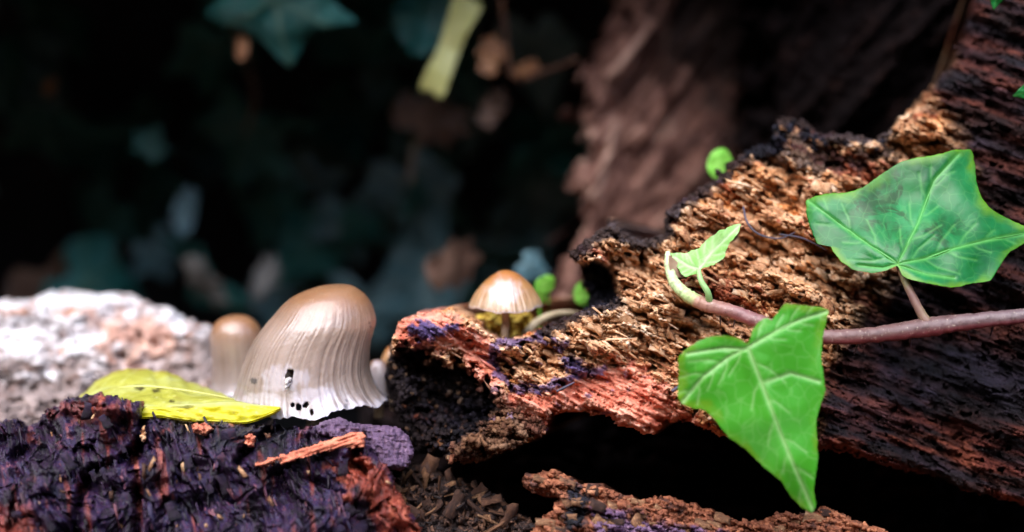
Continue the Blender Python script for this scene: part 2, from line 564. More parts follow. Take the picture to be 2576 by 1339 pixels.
m_stipe = plain('mushroom stem', [(0, srgb(96, 74, 54)), (0.5, srgb(146, 120, 92)), (1, srgb(190, 170, 146))], 6, 0.5)
m_gill = plain('mushroom gills', [(0, srgb(120, 100, 84)), (1, srgb(190, 176, 164))], 5, 0.7)
m_flesh = plain('torn flesh', [(0, srgb(150, 136, 124)), (1, srgb(196, 190, 188))], 5, 0.7)
m_soil = plain('forest soil', [(0, srgb(30, 22, 18)), (0.5, srgb(58, 42, 32)), (1, srgb(90, 68, 50))], 0.6, 0.9, bump=0.3)
m_moss = plain('ochre crust', [(0, srgb(110, 84, 20)), (0.5, srgb(170, 140, 44)), (1, srgb(200, 180, 90))], 5, 0.8)
m_root = plain('pale rootlet', [(0, srgb(150, 128, 96)), (1, srgb(206, 190, 158))], 4, 0.6)
m_fibre = plain('dark fibre', [(0, srgb(34, 28, 40)), (1, srgb(72, 60, 76))], 4, 0.5)


def vine_mat():
    M = Mat('ivy stem bark')
    t = M.attr('along')
    n = M.noise(4, 5, 0.6)
    c = M.ramp(M.math('ADD', t, M.math('MULTIPLY', M.math('SUBTRACT', n, 0.5), 0.09)),
               [(0.0, srgb(190, 208, 160)), (0.17, srgb(184, 208, 146)), (0.235, srgb(178, 200, 132)), (0.26, srgb(166, 124, 104)), (0.38, srgb(124, 84, 82)), (0.62, srgb(98, 70, 64)), (1.0, srgb(88, 74, 80))])
    c = M.mix(M.mr(M.noise(9, 6, .7), .52, .66, 0, .8), c, M.mix(1.0, c, (.5, .42, .42, 1), 'MULTIPLY'))
    c = M.mix(M.mr(M.noise(22, 4, .7), .6, .68, 0, .6), c, srgb(176, 158, 140))
    c = M.mix(M.math('MULTIPLY', M.attr('under'), 0.6), c, srgb(140, 40, 52))
    M.set('Base Color', c); M.set('Roughness', 0.45)
    M.bump(M.noise(18, 5, 0.65), 0.012, 0.8)
    return M.m


m_vine = vine_mat()


# ------------------------------------------------------------------ relief-built wood
def relief(name, outline, depth, mat, parent=None, step=3.0, rough=6, rfreq=0.05, er=26, R=0.7, thick=1.5, attrs=None, seed=1, origin=None):
    """A solid of wood: its front surface is a dense sheet over the outline, rounded back at the edges and closed behind."""
    P = np.array(outline, float)
    u = np.arange(P[:, 0].min() - 12, P[:, 0].max() + 12, step)
    v = np.arange(P[:, 1].min() - 12, P[:, 1].max() + 12, step)
    U, V = np.meshgrid(u, v)
    sd = sdist(U, V, outline)
    sd = sd + rough * fbm(U * rfreq, V * rfreq, seed + 50, 4, 0.6)
    ins = sd > 0
    Y = depth(U, V, sd)
    q = np.clip(sd / er, 0, 1)
    Y = Y + R * (1 - np.sqrt(1 - (1 - q) ** 2 * 0.999))
    Pw = at(U, V, Y)
    ids = -np.ones(U.shape, int)
    ids[ins] = np.arange(ins.sum())
    full = ins[:-1, :-1] & ins[1:, :-1] & ins[:-1, 1:] & ins[1:, 1:]
    a = ids[:-1, :-1][full]; b = ids[:-1, 1:][full]; c = ids[1:, 1:][full]; d = ids[1:, :-1][full]
    F = np.stack([a, d, c, b], -1)
    verts = Pw[ins]
    ee = np.concatenate([F[:, [0, 1]], F[:, [1, 2]], F[:, [2, 3]], F[:, [3, 0]]])
    key = np.sort(ee, 1)
    k1 = key[:, 0].astype(np.int64) * len(verts) + key[:, 1]
    uq, inv, cnt = np.unique(k1, return_inverse=True, return_counts=True)
    be = ee[cnt[inv] == 1]
    bv = np.unique(be)
    back = np.full(len(verts), -1)
    ub, vb = U[ins][bv], V[ins][bv]
    cu, cv = ub.mean(), vb.mean()
    back[bv] = len(verts) + np.arange(len(bv))
    bp = at(ub + (cu - ub) * 0.02, vb + (cv - vb) * 0.02, Y[ins][bv] + thick)
    Fs = np.stack([be[:, 1], be[:, 0], back[be[:, 0]], back[be[:, 1]]], -1)
    nc = len(verts) + len(bv)
    ctr = at(cu, cv, Y[ins].mean() + thick * 1.2)
    Ft = np.stack([back[be[:, 1]], back[be[:, 0]], np.full(len(be), nc)], -1)
    allv = np.vstack([verts, bp, ctr[None]])
    A = {}
    src = np.concatenate([np.arange(len(verts)), bv, [bv[0]]])
    fields = attrs(U, V, sd) if attrs else {}
    fields.setdefault('rnd', 0.5 + 0.5 * fbm(U * 0.08, V * 0.08, seed + 9, 3))
    for k, f in fields.items():
        A[k] = f[ins][src]
    o = mk(name, allv, [F, Fs, Ft], mat, parent, A, True, origin)
    info = dict(U=U, V=V, Y=Y, ins=ins, sd=sd, P=Pw, fields=fields)
    return o, info


BOXF = np.array([[0, 1, 3, 2], [4, 6, 7, 5], [0, 4, 5, 1], [2, 3, 7, 6], [0, 2, 6, 4], [1, 5, 7, 3]])
BOXV = np.array([[x, y, z] for x in (-.5, .5) for y in (-.5, .5) for z in (-.5, .5)])


def crumbs(name, info, n, mat, parent, size, ang, weight, seed=1, keys=(), spread=0.5, lift=0.0, aspect=(0.55, 0.45), origin=None):
    """angular crumbs of wood lying on a relief surface, longest along the grain"""
    rg = np.random.default_rng(seed)
    ins = info['ins'] & (info['sd'] > 5)
    Wt = (weight(info['U'], info['V']) * ins).ravel()
    pick = rg.choice(len(Wt), size=n, p=Wt / Wt.sum())
    pos = info['P'].reshape(-1, 3)[pick]
    s = size[0] + (size[1] - size[0]) * rg.random(n) ** 2.2
    th = ang(info['U'].ravel()[pick], info['V'].ravel()[pick]) + rg.normal(0, spread, n)
    ph = rg.normal(0, spread, n)
    X = np.stack([np.cos(th) * np.cos(ph), np.sin(ph), -np.sin(th) * np.cos(ph)], -1)
    t = rg.normal(size=(n, 3)); Yv = np.cross(X, t); Yv /= np.linalg.norm(Yv, axis=1)[:, None]
    Z = np.cross(X, Yv)
    box = BOXV[None] * (1 + rg.uniform(-0.45, 0.45, (n, 8, 3)))
    box = box * np.stack([s, s * aspect[0] * rg.uniform(.6, 1.3, n), s * aspect[1] * rg.uniform(.6, 1.3, n)], -1)[:, None, :]
    Vv = pos[:, None, :] + box[..., 0:1] * X[:, None] + box[..., 1:2] * Yv[:, None] + box[..., 2:3] * Z[:, None]
    Vv[..., 1] -= lift
    Fq = (np.arange(n)[:, None, None] * 8 + BOXF[None]).reshape(-1, 4)
    A = {k: np.repeat(info['fields'][k].ravel()[pick], 8) for k in keys}
    A['rnd'] = np.repeat(rg.random(n), 8)
    return mk(name, Vv.reshape(-1, 3), Fq, mat, parent, A, False, origin)


FLK = {}


def flake_meshes(mat, tagname, k=6, seed=5):
    rg = np.random.default_rng(seed)
    out = []
    for i in range(k):
        nx, ny = 5, 3
        g = np.array([[x, y] for x in np.linspace(-.5, .5, nx) for y in np.linspace(-.5, .5, ny)])
        g = g * [1, 0.5] + rg.uniform(-.06, .06, g.shape)
        zt = 0.09 + 0.05 * rg.normal(size=len(g)) + 0.25 * (g[:, 0] ** 2) * rg.normal()
        top = np.column_stack([g, zt]); bot = np.column_stack([g * 0.9, zt - 0.12 - 0.04 * rg.random(len(g))])
        Fv = grid_faces(nx, ny)
        n0 = nx * ny
        e = [(r * ny, (r + 1) * ny) for r in range(nx - 1)] + [((nx - 1) * ny + c, (nx - 1) * ny + c + 1) for c in range(ny - 1)] + \
            [((r + 1) * ny + ny - 1, r * ny + ny - 1) for r in range(nx - 1)] + [(c + 1, c) for c in range(ny - 1)]
        S = np.array([[a, b, b + n0, a + n0] for a, b in e])
        me = raw_mesh('flake', np.vstack([top, bot]), [Fv, Fv[:, ::-1] + n0, S], mat, {'rnd': np.full(2 * n0, 0.15 + 0.7 * rg.random())}, False)
        out.append(me)
    return out


def frame(th, tilt, roll):
    """matrix: local x along the picture-plane direction th (clockwise from right), z towards the camera, then tilted"""
    X = Vector((math.cos(th), 0, -math.sin(th)))
    Zv = Vector((0, -1, 0))
    Yv = Zv.cross(X)
    R = Matrix((X, Yv, Zv)).transposed()
    return R @ Matrix.Rotation(tilt, 3, 'X') @ Matrix.Rotation(roll, 3, 'Y')


def place(o, pos, R, s, parent=None):
    base = ROOT[root_of(parent).name] if parent is not None else np.zeros(3)
    m = R.to_4x4() @ Matrix.Diagonal((*(s if hasattr(s, '__len__') else (s, s, s)), 1))
    m.translation = Vector((np.array(pos) - base) * CM)
    if parent is not None: o.parent = parent
    o.matrix_local = m if parent is not None else m
    if parent is None: o.matrix_world = m
    return o


def flakes(info, n, meshes, parent, size, ang, weight, seed=2, lift=0.03):
    rg = np.random.default_rng(seed)
    ins = info['ins'] & (info['sd'] > 12)
    Wt = (weight(info['U'], info['V']) * ins).ravel()
    pick = rg.choice(len(Wt), size=n, p=Wt / Wt.sum(), replace=False)
    for p in pick:
        u_, v_ = info['U'].ravel()[p], info['V'].ravel()[p]
        o = bpy.data.objects.new('flake', meshes[rg.integers(len(meshes))])
        COL.objects.link(o)
        pos = info['P'].reshape(-1, 3)[p] - np.array([0, lift, -lift * 0.3])
        s = rg.uniform(*size)
        place(o, pos, frame(float(ang(u_, v_)) + rg.normal(0, 0.25), -0.5 + rg.normal(0, .35), rg.normal(0, .3)), (s, s * rg.uniform(.7, 1.3), s), parent)


# ------------------------------------------------------------------ ground
n = 140
gx = np.sign(np.linspace(-1, 1, n)) * np.abs(np.linspace(-1, 1, n)) ** 4 * 30000
GX, GY = np.meshgrid(gx, gx)
GZ = -9 + 0.8 * fbm(GX / 14, GY / 14, 4, 4) * np.exp(-(np.hypot(GX, GY) / 400) ** 2)
ground = mk('ground', np.stack([GX, GY, GZ], -1).reshape(-1, 3), grid_faces(n, n), m_soil, origin=(0, 0, 0))
tag(ground, 'dark forest soil', kind='structure')

# ------------------------------------------------------------------ added leaf ring, out of view, blocking the low sky
nt = 26000
ta = RNG.uniform(math.radians(168), math.radians(372), nt)
tr_ = RNG.uniform(150, 260, nt)
tz = -9 + 120 * RNG.random(nt) ** 1.1 * (0.75 + 0.25 * np.sin(ta * 5) * np.cos(ta * 3))
tc_ = np.stack([tr_ * np.cos(ta), tr_ * np.sin(ta), tz], -1)
e1 = RNG.normal(size=(nt, 3)); e1 /= np.linalg.norm(e1, axis=1)[:, None]
e2 = np.cross(e1, RNG.normal(size=(nt, 3))); e2 /= np.linalg.norm(e2, axis=1)[:, None]
ls = RNG.uniform(4, 9, nt)[:, None]
quad = np.stack([tc_ - e1 * ls, tc_ + e2 * ls * .5, tc_ + e1 * ls, tc_ - e2 * ls * .5], 1).reshape(-1, 3)
th_o = mk('sky_screen', quad, np.arange(nt * 4).reshape(-1, 4), plain('undergrowth leaves', [(0, srgb(24, 44, 16)), (1, srgb(62, 88, 36))], .2, .6), origin=(0, 0, -9))
tag(th_o, 'added ring of leaves out of view that blocks the low sky', kind='stuff')

# ------------------------------------------------------------------ added dark wall behind, with an unseen lip overhead to shade the background
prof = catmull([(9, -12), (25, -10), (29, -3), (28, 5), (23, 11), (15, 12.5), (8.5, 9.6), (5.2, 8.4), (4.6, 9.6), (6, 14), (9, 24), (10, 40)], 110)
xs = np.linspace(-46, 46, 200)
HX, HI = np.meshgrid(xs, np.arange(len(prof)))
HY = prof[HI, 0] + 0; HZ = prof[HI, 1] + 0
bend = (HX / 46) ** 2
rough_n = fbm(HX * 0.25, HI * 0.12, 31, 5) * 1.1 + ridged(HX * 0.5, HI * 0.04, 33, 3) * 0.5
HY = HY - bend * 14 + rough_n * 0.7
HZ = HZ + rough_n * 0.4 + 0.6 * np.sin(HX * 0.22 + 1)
trunk = thing('shade_overhang', (0, 20, -9), 'added dark wall with an unseen lip overhead, shading the gap behind the mushrooms', 'tree trunk')
mk('shade_wall', np.stack([HX, HY, HZ], -1).reshape(-1, 3), grid_faces(*HX.shape), m_shade_wall, trunk, {'rnd': (0.5 + 0.4 * fbm(HX, HZ, 8, 3)).ravel()})

# ------------------------------------------------------------------ rotten log (the big crumbling one)
LOG = [(985, 847), (1000, 815), (1030, 792), (1070, 785), (1110, 775), (1142, 772), (1168, 788), (1196, 798), (1214, 828), (1240, 845), (1282, 851),
       (1330, 838), (1370, 822), (1440, 792), (1478, 772), (1478, 745), (1463, 716), (1462, 690), (1458, 664), (1440, 658), (1426, 638), (1458, 612), (1509, 574), (1535, 548),
       (1567, 567), (1569, 583), (1612, 602), (1646, 596), (1669, 582), (1671, 548), (1665, 533), (1710, 510), (1740, 480), (1799, 450), (1825, 416),
       (1876, 378), (1940, 356), (1942, 331), (1952, 297), (2008, 294), (2069, 335), (2128, 334), (2197, 347), (2231, 330), (2265, 296), (2330, 232),
       (2395, 160), (2425, 90), (2450, 0), (2470, -160), (3050, -160), (3050, 1420), (2800, 1345), (2576, 1274), (2411, 1232), (2364, 1204), (2247, 1180), (2130, 1143), (2060, 1134),
       (1980, 1128), (1880, 1110), (1803, 1095), (1724, 1062), (1668, 1062), (1664, 1080), (1649, 1095), (1622, 1093), (1556, 1071), (1518, 1046), (1447, 1038), (1409, 1038),
       (1381, 1060), (1376, 1084), (1310, 1120), (1256, 1142), (1195, 1164), (1168, 1170), (1108, 1155), (1040, 1135), (1028, 1085), (999, 1055), (975, 985), (968, 935), (980, 869)]
CHAR_END = [(955, 868), (1010, 872), (1060, 880), (1100, 905), (1160, 915), (1200, 940), (1245, 990), (1255, 1030), (1220, 1070), (1160, 1110), (1100, 1175), (1000, 1150), (950, 1000)]
UMBER_END = [(1130, 1020), (1260, 990), (1330, 1050), (1390, 1060), (1370, 1095), (1290, 1140), (1180, 1185), (1110, 1140)]
HOLE = [(1462, 668), (1500, 655), (1535, 672), (1552, 720), (1545, 752), (1505, 768), (1470, 775), (1478, 745), (1460, 710)]
RIMLINE = [(1372, 826), (1440, 796), (1480, 776), (1550, 764)]
RIM2 = [(1430, 640), (1470, 615), (1535, 570), (1612, 612), (1668, 588), (1672, 545), (1740, 486), (1800, 454), (1826, 420), (1878, 382), (1942, 352), (1952, 302), (2008, 300), (2069, 340), (2140, 342), (2230, 338)]
PEAK = [(1930, 330), (2010, 330), (2080, 370), (2150, 380), (2230, 370), (2260, 400), (2150, 430), (2060, 440), (1960, 420), (1900, 410), (1890, 385)]
PINKP = [(1150, 800), (1200, 830), (1250, 860), (1240, 920), (1270, 990), (1340, 990), (1420, 960), (1490, 930), (1560, 900), (1680, 960), (1700, 1010), (1760, 1060), (1800, 1110), (1600, 1110), (1380, 1100), (1270, 1040), (1200, 960), (1150, 890), (1000, 870), (960, 820), (1060, 760)]
PURP1 = [(1028, 822), (1060, 806), (1100, 818), (1155, 812), (1150, 832), (1110, 845), (1080, 862), (1045, 858)]
PURPLINE = [(1245, 862), (1240, 900), (1248, 940), (1290, 972), (1360, 978), (1420, 955), (1470, 940), (1520, 930)]
PURPLINE2 = [(1250, 866), (1300, 862), (1360, 852), (1420, 866), (1400, 882)]
PURP2 = [(1410, 905), (1440, 895), (1470, 912), (1465, 930), (1425, 935)]
BOLDDARK = [(2150, 1420), (2020, 1120), (2040, 960), (2090, 880), (2170, 790), (2280, 690), (2390, 560), (2400, 400), (2390, 300), (2340, 270), (2290, 280), (2450, -160), (3050, -160), (3050, 1420)]  # right side: dark wood, with its shade also painted into the colour
GA = math.radians(27)


def grain(U, V, a=GA):
    return U * math.cos(a) + V * math.sin(a), -U * math.sin(a) + V * math.cos(a)


_mc = {}


def log_masks(U, V):
    k = (U.shape, float(U.flat[0]))
    if k in _mc: return _mc[k]
    m = {}
    m['charend'] = mask(U, V, CHAR_END, 10, 26, 0.03, 5)
    m['umber'] = mask(U, V, UMBER_END, 14, 26, 0.04, 6) * 0.9
    m['hole'] = mask(U, V, HOLE, 8, 6, 0.05, 7)
    rl = np.minimum(ldist(U, V, RIMLINE), ldist(U, V, RIM2) - 4)
    m['rim'] = smooth(32, 12, rl + 14 * fbm(U * .035, V * .035, 8, 4))
    m['peak'] = mask(U, V, PEAK, 12, 30, 0.04, 9)
    m['pink'] = mask(U, V, PINKP, 14, 22, 0.03, 10)
    p1 = mask(U, V, PURP1, 6, 12, 0.05, 11)
    pl = smooth(15, 5, np.minimum(ldist(U, V, PURPLINE), ldist(U, V, PURPLINE2)) + 12 * fbm(U * .04, V * .04, 12, 3))
    p2 = mask(U, V, PURP2, 6, 10, 0.05, 13)
    sp = smooth(0.62, 0.8, fbm(U * .022, V * .03, 14, 4)) * smooth(1150, 1300, U) * smooth(860, 900, V) * smooth(1720, 1600, U)
    m['purple'] = np.clip(p1 + pl * 0.9 + p2 + sp * 0.7, 0, 1)
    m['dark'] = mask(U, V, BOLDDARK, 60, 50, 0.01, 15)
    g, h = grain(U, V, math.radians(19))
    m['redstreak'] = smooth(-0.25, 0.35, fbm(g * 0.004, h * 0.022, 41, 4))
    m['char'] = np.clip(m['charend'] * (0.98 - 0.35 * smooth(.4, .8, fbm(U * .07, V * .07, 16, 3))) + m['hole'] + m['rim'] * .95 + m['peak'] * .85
                        + m['dark'] * np.maximum(smooth(0.1, -0.35, fbm(g * 0.002, h * 0.02, 43, 4)) * 0.6, mask(U, V, [(2120, 900), (2300, 860), (2700, 900), (2700, 1080), (2350, 1030), (2130, 980)], 60, 60, .008, 47) * .85), 0, 1)  # the band polygon blackens this side to stand for shade
    _mc.clear(); _mc[k] = m
    return m


def log_depth(U, V, sd):
    m = log_masks(U, V)
    Y = -1.5 + (1090 - V) * 0.0036
    Y = Y + 0.9 * smooth(2050, 2350, U) * smooth(300, 700, V) - 1.4 * smooth(2350, 2800, U)
    Y = Y - 0.45 * np.exp(-(((U - 1080) / 110) ** 2 + ((V - 820) / 48) ** 2))
    Y = Y + 1.15 * m['charend'] + 1.5 * m['hole'] - 0.12 * m['rim']
    Y = Y - 0.5 * np.exp(-(((U - 1520) / 60) ** 2 + ((V - 610) / 40) ** 2))
    g, h = grain(U, V)
    wob = 14 * fbm(U * .02, V * .02, 20, 3)
    cr = (1 - 0.75 * m['pink']) * (1 - 0.6 * m['dark']) * (1 - 0.35 * m['char'])
    r, ed, _r = facets(g / 58, (h + wob) / 15, 21, .7)
    rs, es, _r = facets((g + wob) / 22, h / 8.5, 22, .9)
    t1, t2, rt = worley(g / 9, h / 5, 23)
    big = fbm(g * .006, h * .014, 24, 4)
    terr = np.floor(big * 5 + 0.4 * r) / 5
    Y = Y - 0.42 * terr * cr - 0.16 * big - 0.25 * cr * fbm(U * .005, V * .006, 48, 2)
    Y = Y + cr * (-0.19 * r + 0.13 * smooth(.14, 0, ed) - 0.11 * rs + 0.06 * smooth(.16, 0, es) - 0.03 * rt)
    pits = smooth(0.45, 0.75, fbm(U * .03, V * .035, 25, 3))
    Y = Y + 0.55 * pits * cr
    fib = fbm(g * .01, h * .09, 26, 4)
    Y = Y + m['pink'] * (0.09 * fib + 0.04 * fbm(U * .12, V * .12, 27, 3))
    gd, hd = grain(U, V, math.radians(19))
    Y = Y + m['dark'] * (0.22 * fbm(gd * .0015, hd * .012, 28, 3) + 0.05 * ridged(gd * .0018, hd * .05, 30, 3) + 0.022 * fbm(gd * .005, hd * .16, 29, 3))
    Y = Y + m['char'] * (1 - m['dark']) * (0.10 * ridged(U * .03, V * .03, 30, 4) + 0.05 * fbm(U * .15, V * .15, 31, 3))
    Y = Y - 0.06 * m['purple']
    return Y


def log_attrs(U, V, sd):
    m = log_masks(U, V)
    g, h = grain(U, V)
    _o, _e, r = facets(g / 58, (h + 14 * fbm(U * .02, V * .02, 20, 3)) / 15, 21)
    _o, _e, r2 = facets((g + 14 * fbm(U * .02, V * .02, 20, 3)) / 22, h / 8.5, 22)
    r = 0.5 * r + 0.5 * r2 + 0.45 * fbm(U * .011, V * .015, 46, 3)
    return dict(char=m['char'], pink=m['pink'], purple=m['purple'], umber=m['umber'], dark=m['dark'], maroon=m['dark'] * m['redstreak'] * np.maximum(np.maximum(smooth(880, 1040, V - (U - 2100) * .25), .5 * smooth(2380, 2440, U) * smooth(420, 250, V)), .38), rnd=np.clip(0.1 + 0.85 * r, 0, 1.2))


log = thing('rotten_log', at(1700, 1050, 1), 'crumbling red-brown rotten log with charred black edges behind the ivy', 'log')
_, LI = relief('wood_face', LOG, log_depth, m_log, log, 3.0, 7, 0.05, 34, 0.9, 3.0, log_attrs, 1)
KEYS = ('char', 'pink', 'purple', 'umber', 'dark', 'maroon')


def crumb_w(U, V):
    m = log_masks(U, V)
    return np.clip(1.0 - 0.93 * m['pink'] - 0.9 * m['dark'] - 0.5 * m['char'], 0.03, 1) * ((U > 1000) & (U < 2480) & (V > 250))


ANG = lambda u_, v_: np.full(np.shape(u_), GA) if np.ndim(u_) else GA
c_ = crumbs('crumbs', LI, 9000, m_log, log, (0.015, 0.085), ANG, crumb_w, 3, KEYS, 0.35, 0.0, (0.4, 0.35))
tag(c_, kind='stuff')


c_ = crumbs('fibres', LI, 800, m_log, log, (0.06, 0.34), ANG, lambda U, V: (crumb_w(U, V) * (V < 1000) * (.15 + smooth(-.1, .5, fbm(U * .008, V * .01, 49, 3))) + .12 * log_masks(U, V)['pink']) * (1 - log_masks(U, V)['char']) * (LI['sd'] > 34), 31, KEYS, 0.2, -0.01, (0.09, 0.07))
tag(c_, kind='stuff')


def char_w(U, V):
    m = log_masks(U, V)
    return (np.clip(m['charend'] + m['umber'] + m['peak'] + m['rim'] * 0.6, 0, 1) + 0.002) * (U < 2350)


c_ = crumbs('charred_crumbs', LI, 5000, m_log, log, (0.02, 0.075), ANG, char_w, 4, KEYS, 1.2, 0.0, (0.8, 0.7))
tag(c_, kind='stuff')


def dark_w(U, V):
    return log_masks(U, V)['dark'] * (U < 2750) + 1e-6


c_ = crumbs('splinters', LI, 140, m_log, log, (0.04, 0.30), lambda a, b: np.full(np.shape(a), math.radians(19)), dark_w, 6, KEYS, 0.12, -0.01, (0.10, 0.10))
tag(c_, kind='stuff')
m_flake = wood_mat('flake wood', TAN, grain=0.42, rnd=0.5)
flakes(LI, 150, flake_meshes(m_flake, 'flake'), log, (0.10, 0.26), lambda a, b: GA, lambda U, V: crumb_w(U, V) ** 3 * (U > 1350) * (V < 900) * (U < 2300), 8)
# hanging fibres and root threads on the face
for pts, r in (([(1870, 520), (1880, 560), (1910, 590), (1960, 600), (2000, 585)], .014), ([(1960, 590), (2020, 600), (2080, 630)], .012), ([(1400, 985), (1420, 975), (1445, 962)], .016), ([(1690, 985), (1715, 968)], .022)):
    us = np.array(pts, float)
    Yp = -1.5 + (1090 - us[:, 1]) * 0.0036 - 0.42
    V_, F_, al = tube_data(at(us[:, 0], us[:, 1], Yp), [r, r * 1.1, r * .5], 7)
    mk('root_thread', V_, F_, m_fibre, log)
# wall of the cavity under the log, coloured black for its deep shade
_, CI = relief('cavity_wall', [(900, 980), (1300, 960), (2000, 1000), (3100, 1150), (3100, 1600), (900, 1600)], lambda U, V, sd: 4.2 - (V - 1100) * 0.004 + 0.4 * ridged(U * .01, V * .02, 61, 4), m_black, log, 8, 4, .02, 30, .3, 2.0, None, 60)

# ------------------------------------------------------------------ blackened trunk side behind the log
blk = [(1880, -160), (2560, -160), (2560, 560), (2000, 560), (1900, 420), (1850, 300), (1880, 180), (1900, 60)]


def blk_depth(U, V, sd):
    g, h = grain(U, V, math.radians(-50))
    return 9.2 - (U - 1900) * 0.0045 - V * 0.0008 + 0.8 * fbm(g * .002, h * .008, 71, 5) + 0.25 * ridged(g * .004, h * .02, 74, 3) + 0.12 * fbm(U * .05, V * .05, 72, 4)


bt = thing('blackened_trunk', at(2200, 520, 7), 'black burnt trunk side rising behind the rotten log', 'tree trunk')
relief('charred_side', blk, blk_depth, m_black, bt, 5, 70, .009, 90, 1.6, 2.5, None, 70)

# ------------------------------------------------------------------ bark slab, blurred, in the middle distance
BARK = [(1470, -200), (1560, 40), (1480, 110), (1462, 200), (1444, 280), (1460, 392), (1444, 476), (1438, 560), (1416, 644), (1393, 750), (1420, 900), (2150, 900), (2150, -200)]
RIDGE = [(1660, -160), (1600, 20), (1540, 150), (1490, 260), (1470, 420), (1450, 620), (1420, 760)]


def bark_depth(U, V, sd):
    g, h = grain(U, V, math.radians(-55))
    d = ldist(U, V, RIDGE)
    Y = 9.6 + (669 - V) * 0.0022 + (U - 1500) * 0.001
    Y = Y - 0.7 * np.exp(-(d / 42) ** 2) + 0.5 * fbm(g * .0018, h * .014, 81, 4) + 0.22 * ridged(g * .004, h * .02, 88, 3) + 0.3 * fbm(U * .004, V * .006, 85, 2) + 0.04 * fbm(U * .04, V * .04, 82, 3)
    Y = Y - 0.5 * np.exp(-(ldist(U, V, [(1545, 320), (1520, 420), (1490, 500)]) / 20) ** 2)
    return Y


def bark_attrs(U, V, sd):
    c = smooth(1700, 1920, U + 110 * fbm(U * .012, V * .012, 83, 3)) + smooth(240, 120, V - (U - 1650) * 0.1 + 60 * fbm(U * .02, V * .02, 84, 3)) * smooth(1640, 1700, U + (V - 100) * .3)  # charred to the right; the darker top is shade put into the colour
    return dict(char=np.clip(c, 0, 1) * .85, rnd=np.clip(.32 + .25 * fbm(U * .03, V * .03, 86, 3) + .75 * np.exp(-(((U - 1640) / 130) ** 2 + ((V - 400) / 170) ** 2)) * (.5 + 1.1 * fbm(U * .014, V * .014, 87, 4)) + .6 * np.exp(-(ldist(U, V, RIDGE) / 24) ** 2) * smooth(-.3, .3, fbm(U * .02, V * .02, 89, 3)) + .9 * np.exp(-(ldist(U, V, [(1545, 320), (1520, 420), (1490, 500)]) / 16) ** 2), 0, 1.4))  # the middle blob paints a lit patch into the bark colour


bk = thing('bark_slab', at(1650, 900, 9), 'grey-brown slab of bark with a raised diagonal ridge', 'bark')
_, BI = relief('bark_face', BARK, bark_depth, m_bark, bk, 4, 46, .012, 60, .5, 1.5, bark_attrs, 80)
c_ = crumbs('bark_shreds', BI, 70, m_bark, bk, (0.3, 1.7), lambda a, b: np.full(np.shape(a), math.radians(-58)), lambda U, V: (V < 760) * np.exp(-((U - 1580) / 170) ** 2), 33, ('char',), .22, .04, (.10, .05))
tag(c_, kind='stuff')

# ------------------------------------------------------------------ pale log
PALE = [(-420, 790), (-200, 760), (0, 752), (84, 752), (123, 732), (188, 728), (257, 741), (286, 734), (336, 741), (380, 766), (429, 776), (464, 800), (533, 820), (556, 850), (556, 960), (600, 1010), (620, 1120), (-420, 1140)]


def pale_depth(U, V, sd):
    Y = 5.2 - (V - 740) * 0.0105
    f1, f2, r = worley(U / 30 + 0.4 * fbm(U * .03, V * .03, 90, 2), V / 17, 91)
    s1, s2, rs = worley(U / 12, V / 8, 92)
    Y = Y - 0.35 * fbm(U * .009, V * .016, 93, 4) - 0.11 * r + 0.10 * smooth(.2, 0, f2 - f1) - 0.03 * rs
    Y = Y + 0.3 * smooth(.4, .8, fbm(U * .03, V * .045, 94, 3))
    return Y


def pale_attrs(U, V, sd):
    o_ = mask(U, V, [(240, 800), (380, 790), (450, 850), (420, 930), (330, 925), (250, 860)], 35, 50, .02, 95) * .75
    o_ = np.maximum(o_, smooth(.2, .7, fbm(U * .02, V * .03, 96, 4)) * .8)
    b = smooth(850, 960, V + 90 * fbm(U * .02, V * .03, 97, 4)) * .85
    b = np.maximum(b, mask(U, V, [(440, 850), (560, 840), (560, 1000), (430, 960)], 20, 30, .03, 98) * .8)
    f1, f2, r = worley(U / 30 + 0.4 * fbm(U * .03, V * .03, 90, 2), V / 17, 91)
    return dict(orange=o_, brown=b, rnd=0.2 + 0.6 * r)


pl = thing('pale_log', at(200, 1050, 3), 'bleached whitish crumbling log behind the yellow leaf', 'log')
_, PI_ = relief('wood_face', PALE, pale_depth, m_pale, pl, 3.5, 6, .05, 30, .9, 3.0, pale_attrs, 90)
c_ = crumbs('crumbs', PI_, 500, m_pale, pl, (0.02, 0.09), lambda a, b: np.full(np.shape(a), 0.15), lambda U, V: (U > -100) * 1.0, 12, ('orange', 'brown'), 0.7, 0.0, (0.7, 0.6))
tag(c_, kind='stuff')

# ------------------------------------------------------------------ dark violet log in front
DARK = [(-420, 1070), (-200, 1055), (0, 1058), (44, 1052), (64, 1068), (99, 1058), (111, 1033), (173, 999), (197, 996), (252, 985), (296, 996), (336, 1009), (370, 1005), (390, 1019), (402, 1046), (424, 1048),
        (439, 1034), (454, 1053), (494, 1052), (568, 1058), (612, 1068), (656, 1068), (691, 1055), (716, 1076), (760, 1074), (795, 1072), (850, 1085), (912, 1095), (935, 1130), (985, 1180), (1003, 1232), (1040, 1290), (1066, 1345), (1120, 1560), (-420, 1560)]
CRACKS = [[(372, 1010), (360, 1080), (352, 1120), (300, 1160), (225, 1190), (200, 1260), (190, 1339)], [(352, 1120), (345, 1150), (330, 1165)], [(700, 1080), (640, 1110), (600, 1160)], [(345, 1200), (350, 1280), (340, 1360)], [(60, 1075), (75, 1120), (40, 1150)], [(905, 1120), (880, 1160), (930, 1190)]]
DARKG = math.radians(64)


